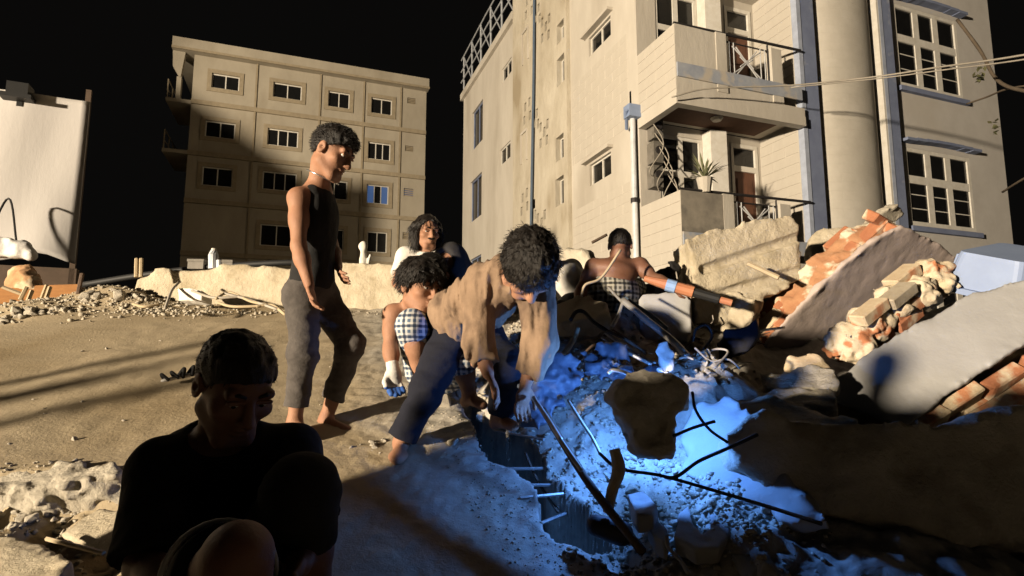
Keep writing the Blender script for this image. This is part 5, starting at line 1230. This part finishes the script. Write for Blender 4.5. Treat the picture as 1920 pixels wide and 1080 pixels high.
    if bottom:
        kind, mt = bottom[0], bottom[1]; frs = bottom[2]
        C = SDF(); e = .011 if kind == 'rolled' else .018
        C.ell(pv, (.152 * k * fat + e, .112 * k * fat + e, .13 * k), RT, .04)
        for (a_, k_, n_, t_), fr_ in zip(J['legs'], frs):
            a_, k_, n_ = map(lambda q: np.asarray(q, float), (a_, k_, n_))
            C.cap(pv + (a_ - pv) * .4, a_, .092 * k + e, .09 * k + e, .04)
            if fr_ <= 1: C.cap(a_, a_ + (k_ - a_) * fr_, .09 * k + e, .064 * k + e * 1.3, .03, True)
            else:
                C.cap(a_, k_, .09 * k + e, .062 * k + e, .03); end = k_ + (n_ - k_) * (fr_ - 1)
                C.cap(k_, end, .06 * k + e, .045 * k + e * 1.2, .03, True)
                if kind == 'rolled': C.ell(k_ + (n_ - k_) * .1, (.074 * k + e, .074 * k + e, .05), None, .02)
        if kind == 'wrap':
            for (a_, k_, n_, t_) in J['legs'][:1]: C.cap((np.asarray(J['legs'][0][0]) + J['legs'][1][0]) / 2, (np.asarray(J['legs'][0][1]) + J['legs'][1][1]) / 2, .13 * k, .1 * k, .08)
        part({'pants': 'trousers', 'rolled': 'rolled_jeans', 'shorts': 'shorts', 'wrap': 'wrap_skirt'}[kind], C.mesh(max(h, .006), noise=min(fold, .012) * 1.1, freq=13, stretch=(.65, .65, 1.5), oct=3, seed=seed + 9), M[mt], T, True)
    for gi, mtl, tipm in gloves:
        w_, d, e_, i = hand_specs[gi]; C = SDF(); hand(C, w_, d, e_, i, .004); C.cap(w_ - nz(w_ - np.asarray(e_)) * .05, w_ + d * .02, .034 * k, .034 * k, .02)
        g_ = part('glove', C.mesh(.0045, noise=.002, freq=60), M[mtl], T, True)
        if tipm:
            C = SDF(); hand(C, w_, d, e_, i, .0055); C.clip(w_ + d * .1 * k, -d); V = C.mesh(.0045)
            if len(V[0]): part('fingertips', V, M[tipm], g_, True)
    if necklace:
        pts = [nk + up * (.035 - .05 * math.cos(t) * .6) + sh * .075 * math.sin(t) + fw * (.02 + .075 * math.cos(t)) for t in np.linspace(0, 2 * math.pi, 22)]
        part('necklace', tube(pts, .0035, 6), M['silver'], T, True)
    return T

# standing youth, profile to the right
make_person('person standing in black sleeveless top and rolled grey jeans, looking down to the right', dict(
    head=P(622, 286, 2.70), f=(.9, -.16, -.5), neck=P(597, 345, 2.76), chest=P(593, 415, 2.78), pelvis=P(586, 530, 2.82),
    arms=[(P(560, 372, 2.66), P(560, 462, 2.60), P(580, 535, 2.56), P(590, 575, 2.55)), (P(606, 368, 2.93), P(622, 462, 2.98), P(634, 500, 2.86), P(640, 520, 2.80))],
    legs=[(P(566, 558, 2.76), P(570, 655, 2.74), P(553, 786, 2.76), P(585, 818, 2.70)), (P(603, 560, 2.90), P(660, 645, 2.89), P(612, 782, 2.93), P(660, 812, 2.86))]),
    top=('tank', 'black_cloth'), bottom=('rolled', 'jeans', (1.8, 1.75)), fold=.011, hair='short', hs=1.03, k=.86, seed=1, necklace=True, fat=.92)
# crouching boy
make_person('person crouching bare chested in blue plaid shorts and one white glove', dict(
    head=P(787, 538, 2.72), f=(.74, -.62, -.24), neck=P(768, 588, 2.82), pelvis=P(815, 690, 3.0),
    arms=[(P(738, 590, 2.76), P(732, 652, 2.72), P(737, 692, 2.68), P(741, 728, 2.66)), (P(805, 588, 2.84), P(850, 608, 2.72), P(885, 645, 2.68), P(895, 680, 2.66))],
    legs=[(P(795, 690, 2.92), P(772, 610, 2.66), P(790, 715, 2.76), P(800, 748, 2.66)), (P(835, 700, 2.98), P(866, 676, 2.72), P(880, 740, 2.82), P(905, 760, 2.74))]),
    bottom=('shorts', 'plaid', (1.18, 1.12)), hair='fringe', hs=1.08, k=.86, seed=2, gloves=((0, 'glove', 'glove_blue'),), fat=.92)
# stooping worker
f_ = nz([.12, -.12, -.98]); u_ = nz(np.array([.2, -.95, .2]) - f_ * np.dot([.2, -.95, .2], f_)); r_ = np.cross(f_, u_)
make_person('person stooping with legs apart over the crack in tan shirt and navy trousers', dict(
    head=P(992, 500, 2.16), f=f_, neck=P(968, 515, 2.26), chest=P(918, 545, 2.42), pelvis=P(868, 595, 2.72),
    arms=[(P(902, 545, 2.36), P(898, 640, 2.34), P(915, 700, 2.30), P(932, 735, 2.28)), (P(1003, 535, 2.34), P(1010, 640, 2.28), P(985, 722, 2.32), P(978, 765, 2.33))],
    legs=[(P(848, 628, 2.72), P(800, 730, 2.62), P(752, 828, 2.64), P(745, 862, 2.50)), (P(900, 628, 2.76), P(955, 690, 2.58), P(935, 780, 2.72), P(962, 800, 2.62))]),
    top=('shirt', 'khaki', 1.75), bottom=('pants', 'navy', (1.92, 1.9)), hair='thick', hs=1.1, k=.93, axes=(r_, f_, u_), seed=4, fold=.03, fstretch=(1.5, .6, .42), neckcut=.066)
# long haired man behind
make_person('person with long dark hair and moustache in a white T-shirt behind the low wall', dict(
    head=P(801, 436, 4.2), f=(.46, -.86, -.2), neck=P(800, 468, 4.25), pelvis=P(800, 580, 4.35),
    arms=[(P(762, 482, 4.25), P(745, 530, 4.15), P(785, 560, 3.95), P(800, 562, 3.9)), (P(842, 480, 4.3), P(864, 530, 4.2), P(840, 565, 3.95), P(825, 566, 3.9))],
    legs=[(P(785, 600, 4.3), P(770, 580, 3.9), P(775, 640, 4.0), P(772, 655, 3.9)), (P(820, 600, 4.3), P(840, 580, 3.9), P(835, 640, 4.0), P(838, 655, 3.9))]),
    top=('tee', 'tee', .7), bottom=('pants', 'black_cloth', (1.9, 1.9)), hair='long', moust=True, seed=5, h=.007, hs=1.02)
# shirtless man seen from behind
make_person('person bare backed seen from behind in a grey check wrap, reaching right', dict(
    head=P(1163, 462, 3.98), f=(.25, .85, -.46), neck=P(1158, 490, 3.95), pelvis=P(1148, 545, 3.95),
    arms=[(P(1113, 500, 3.95), P(1092, 540, 3.92), P(1082, 572, 3.85), P(1078, 590, 3.84)), (P(1200, 498, 3.95), P(1226, 523, 3.85), P(1262, 535, 3.76), P(1282, 541, 3.74))],
    legs=[(P(1132, 548, 4.0), P(1105, 538, 4.25), P(1115, 590, 4.1), P(1112, 600, 4.25)), (P(1170, 548, 4.0), P(1190, 540, 4.25), P(1185, 590, 4.1), P(1188, 600, 4.25))]),
    skin='skin_dark', bottom=('wrap', 'camo', (1.3, 1.3)), hair='crop', seed=6, h=.007, k=.98)
# man in white behind the stooping worker
make_person('person bent low in a white shirt and dark trousers, half hidden behind the stooping worker', dict(
    head=P(1018, 496, 4.15), f=(-.5, -.6, -.62), neck=P(1040, 505, 4.25), pelvis=P(1088, 560, 4.35),
    arms=[(P(1022, 520, 4.25), P(1008, 565, 4.15), P(1012, 590, 4.05), P(1014, 600, 4.0)), (P(1072, 505, 4.4), P(1095, 560, 4.4), P(1085, 590, 4.3), P(1083, 600, 4.25))],
    legs=[(P(1080, 565, 4.35), P(1055, 585, 4.0), P(1080, 610, 4.2), P(1070, 615, 4.1)), (P(1100, 565, 4.4), P(1090, 585, 4.05), P(1105, 610, 4.25), P(1095, 615, 4.1))]),
    skin='skin', top=('tee', 'tee', .8), bottom=('pants', 'black_cloth', (1.9, 1.9)), hair='short', seed=7, h=.008)
# dark jacket behind the boy
make_person('person stooping in a charcoal jacket, mostly hidden between the boy and the stooping worker', dict(
    head=P(812, 520, 3.0), f=(-.2, -.6, -.75), neck=P(828, 503, 3.1), pelvis=P(878, 560, 3.25),
    arms=[(P(800, 530, 3.08), P(812, 590, 2.98), P(820, 620, 2.9), P(822, 635, 2.86)), (P(845, 484, 3.16), P(850, 570, 3.0), P(845, 620, 2.94), P(845, 640, 2.9))],
    legs=[(P(868, 575, 3.25), P(855, 625, 3.1), P(865, 665, 3.2), P(855, 672, 3.1)), (P(895, 575, 3.3), P(885, 625, 3.15), P(890, 665, 3.25), P(880, 672, 3.15))]),
    top=('shirt', 'char_cloth', 1.8), bottom=('pants', 'black_cloth', (1.9, 1.9)), hair='short', seed=8, h=.008)
# seated man in the foreground
make_person('person seated in dark clothes in the left foreground with one bare knee raised', dict(
    head=P(441, 722, 1.38), f=(.62, -.56, -.55), neck=P(415, 815, 1.50), pelvis=P(395, 1140, 1.72),
    arms=[(P(305, 880, 1.44), P(272, 1060, 1.30), P(360, 1150, 1.12), P(400, 1160, 1.08)), (P(545, 850, 1.60), P(585, 985, 1.48), P(560, 1060, 1.25), P(545, 1085, 1.2))],
    legs=[(P(330, 1170, 1.55), P(445, 1045, 1.02), P(470, 1330, 1.22), P(500, 1400, 1.12)), (P(450, 1140, 1.68), P(565, 925, 1.30), P(590, 1180, 1.42), P(620, 1230, 1.32))]),
    skin='skin_dark', top=('tee', 'black_cloth', .95), bottom=('shorts', 'black_cloth', (.84, 1.35)), hair='crop', hs=1.02, seed=9, h=.005, fold=.008)
_t = P(330, 1170, 1.55) * .2 + P(445, 1045, 1.02) * .8; _d = nz(P(445, 1045, 1.02) - P(330, 1170, 1.55)); _a = nz(np.cross(_d, ZZ)); _b = np.cross(_d, _a)
_seat = [o for o in bpy.data.objects if o.get('label', '').startswith('person seated in dark')][0]
part('hem_piping', tube([_t + (_a * math.cos(t) + _b * math.sin(t)) * .098 for t in np.linspace(0, 6.283, 30)], .006, 6), M['tee'], _seat, True)
# unseen figures added beside and behind the camera to block the floodlight
def standing(x, y, face, label, hgt, top, seed):
    z = float(terrain(np.array(x), np.array(y))); k = hgt / 1.7; f = nz([face[0], face[1], 0]); s = np.array([-f[1], f[0], 0]); q = np.array([x, y, z])
    G = lambda a, b_, c_: q + (s * a + f * b_ + ZZ * c_) * k
    make_person(label, dict(head=G(0, .02, 1.58), f=f * 1 + ZZ * -.2, neck=G(0, 0, 1.43), pelvis=G(0, 0, .95),
        arms=[(G(-.19, 0, 1.38), G(-.25, -.02, 1.1), G(-.24, .08, .85), G(-.24, .12, .75)), (G(.19, 0, 1.38), G(.25, -.02, 1.1), G(.24, .08, .85), G(.24, .12, .75))],
        legs=[(G(-.1, 0, .9), G(-.11, .02, .48), G(-.12, -.02, .08), G(-.13, .12, .02)), (G(.1, 0, .9), G(.11, .02, .48), G(.12, -.02, .08), G(.13, .12, .02))]),
        top=('tee', top, .6), bottom=('pants', 'char_cloth', (1.9, 1.9)), h=.014, coarse=True, seed=seed)
for i, (x, y, hg, tp, lb_) in enumerate(((-1.72, .85, 1.2, 'jeans', 'unseen small person in grey added to shade the seated man'), (-1.42, .5, 1.68, 'tee', 'unseen person in a white T-shirt added as a light blocker on the left'), (-.8, .27, 1.72, 'navy', 'unseen person in navy added as a light blocker on the left'), (-.62, .0, 1.72, 'char_cloth', 'unseen person in charcoal added beside the camera to block light'), (-1.28, .92, 1.3, 'black_cloth', 'unseen small person in black added to shade the seated man'), (-1.0, -.08, 1.72, 'jeans', 'unseen person in grey added mid row to block light'), (-1.88, 1.12, 1.28, 'khaki', 'unseen small person in tan added to shade the stooping worker'), (-3.4, -.35, 1.84, 'char_cloth', 'unseen person in a charcoal T-shirt added to block light'), (-2.85, -.2, 1.74, 'khaki', 'unseen person in a tan T-shirt added to block light'),
        (-2.35, -.45, 1.72, 'tee', 'unseen person in a white T-shirt added to block light'), (-1.85, -.3, 1.72, 'navy', 'unseen person in a navy T-shirt added to block light'), (-1.35, -.5, 1.72, 'black_cloth', 'unseen person in a black T-shirt added to block light'), (-.85, -.4, 1.7, 'khaki', 'unseen person in a tan T-shirt added behind the camera to block light'), (-.35, -.6, 1.7, 'navy', 'unseen person in a navy T-shirt added behind the camera to block light'), (-2.6, -.75, 1.7, 'navy', 'unseen person in navy added in the second row to block light'), (-2.1, -.9, 1.72, 'char_cloth', 'unseen person in charcoal added in the second row to block light'), (-1.6, -.85, 1.7, 'khaki', 'unseen person in tan added in the second row to block light'))):
    standing(x, y, (.6, .8), lb_, hg, tp, 20 + i)
# unseen poles added at the left to cast shadow streaks on the slope
for i, (x, y, r_, hh) in enumerate(((-6.0, -.2, .06, 1.9), (-6.0, .22, .045, 1.8), (-5.8, .5, .035, 1.8), (-5.6, 1.0, .045, 1.7))):
    z = float(terrain(np.array(x), np.array(y)))
    solo('shadow_pole', tube([(x, y, z), (x + .03, y - .02, z + hh * .5), (x + .05, y, z + hh)], r_, 8), M['stick'], ['thickest', 'second', 'third', 'thinnest'][i] + ' of the unseen poles added at the left to streak the slope', 'pole', 'added shadow poles')

# ------------------------------------------------------------------ the lamps themselves
fl = thing('floodlight', 'portable floodlight on a tripod far to the left', 'floodlight', (FL.x, FL.y, .05))
ax_ = nz(np.array([.61, .79, .02])); c = np.array(FL) - ax_ * .12
sv = nz(np.cross(ax_, ZZ))
q = MB(); q.hexa([c + sv * x * .3 - ax_ * y + ZZ * z * .2 for z in (-1, 1) for x, y in ((-1, .25), (1, .25), (1, .02), (-1, .02))]); part('housing', q.vf, M['lamp_black'], fl)
part('mast', tube([c - ZZ * .2, np.array([FL.x, FL.y, 1.4])], .03, 8), M['galv'], fl)
for k in range(3): part('leg', tube([np.array([FL.x, FL.y, 1.4]), np.array([FL.x + math.cos(k * 2.1) * .8, FL.y + math.sin(k * 2.1) * .8, .06])], .025, 8), M['galv'], fl)
tp_ = P(1203, 780, 2.2)
tl = thing('torch', 'small work torch hidden behind the dark boulder, throwing blue light', 'torch', tp_ - ZZ * .06)
part('case', tube([tp_ - [0, 0, .07], tp_ - [0, 0, .02]], .022, 10), M['lamp_black'], tl)
bl = bpy.data.lights.new('torch_beam', 'POINT'); bl.energy = 24.0; bl.color = (.10, .31, 1.0); bl.shadow_soft_size = .018
bo = bpy.data.objects.new('torch_beam', bl); COL.objects.link(bo); bo.location = tuple(tp_ + np.array([0, 0, .03]))
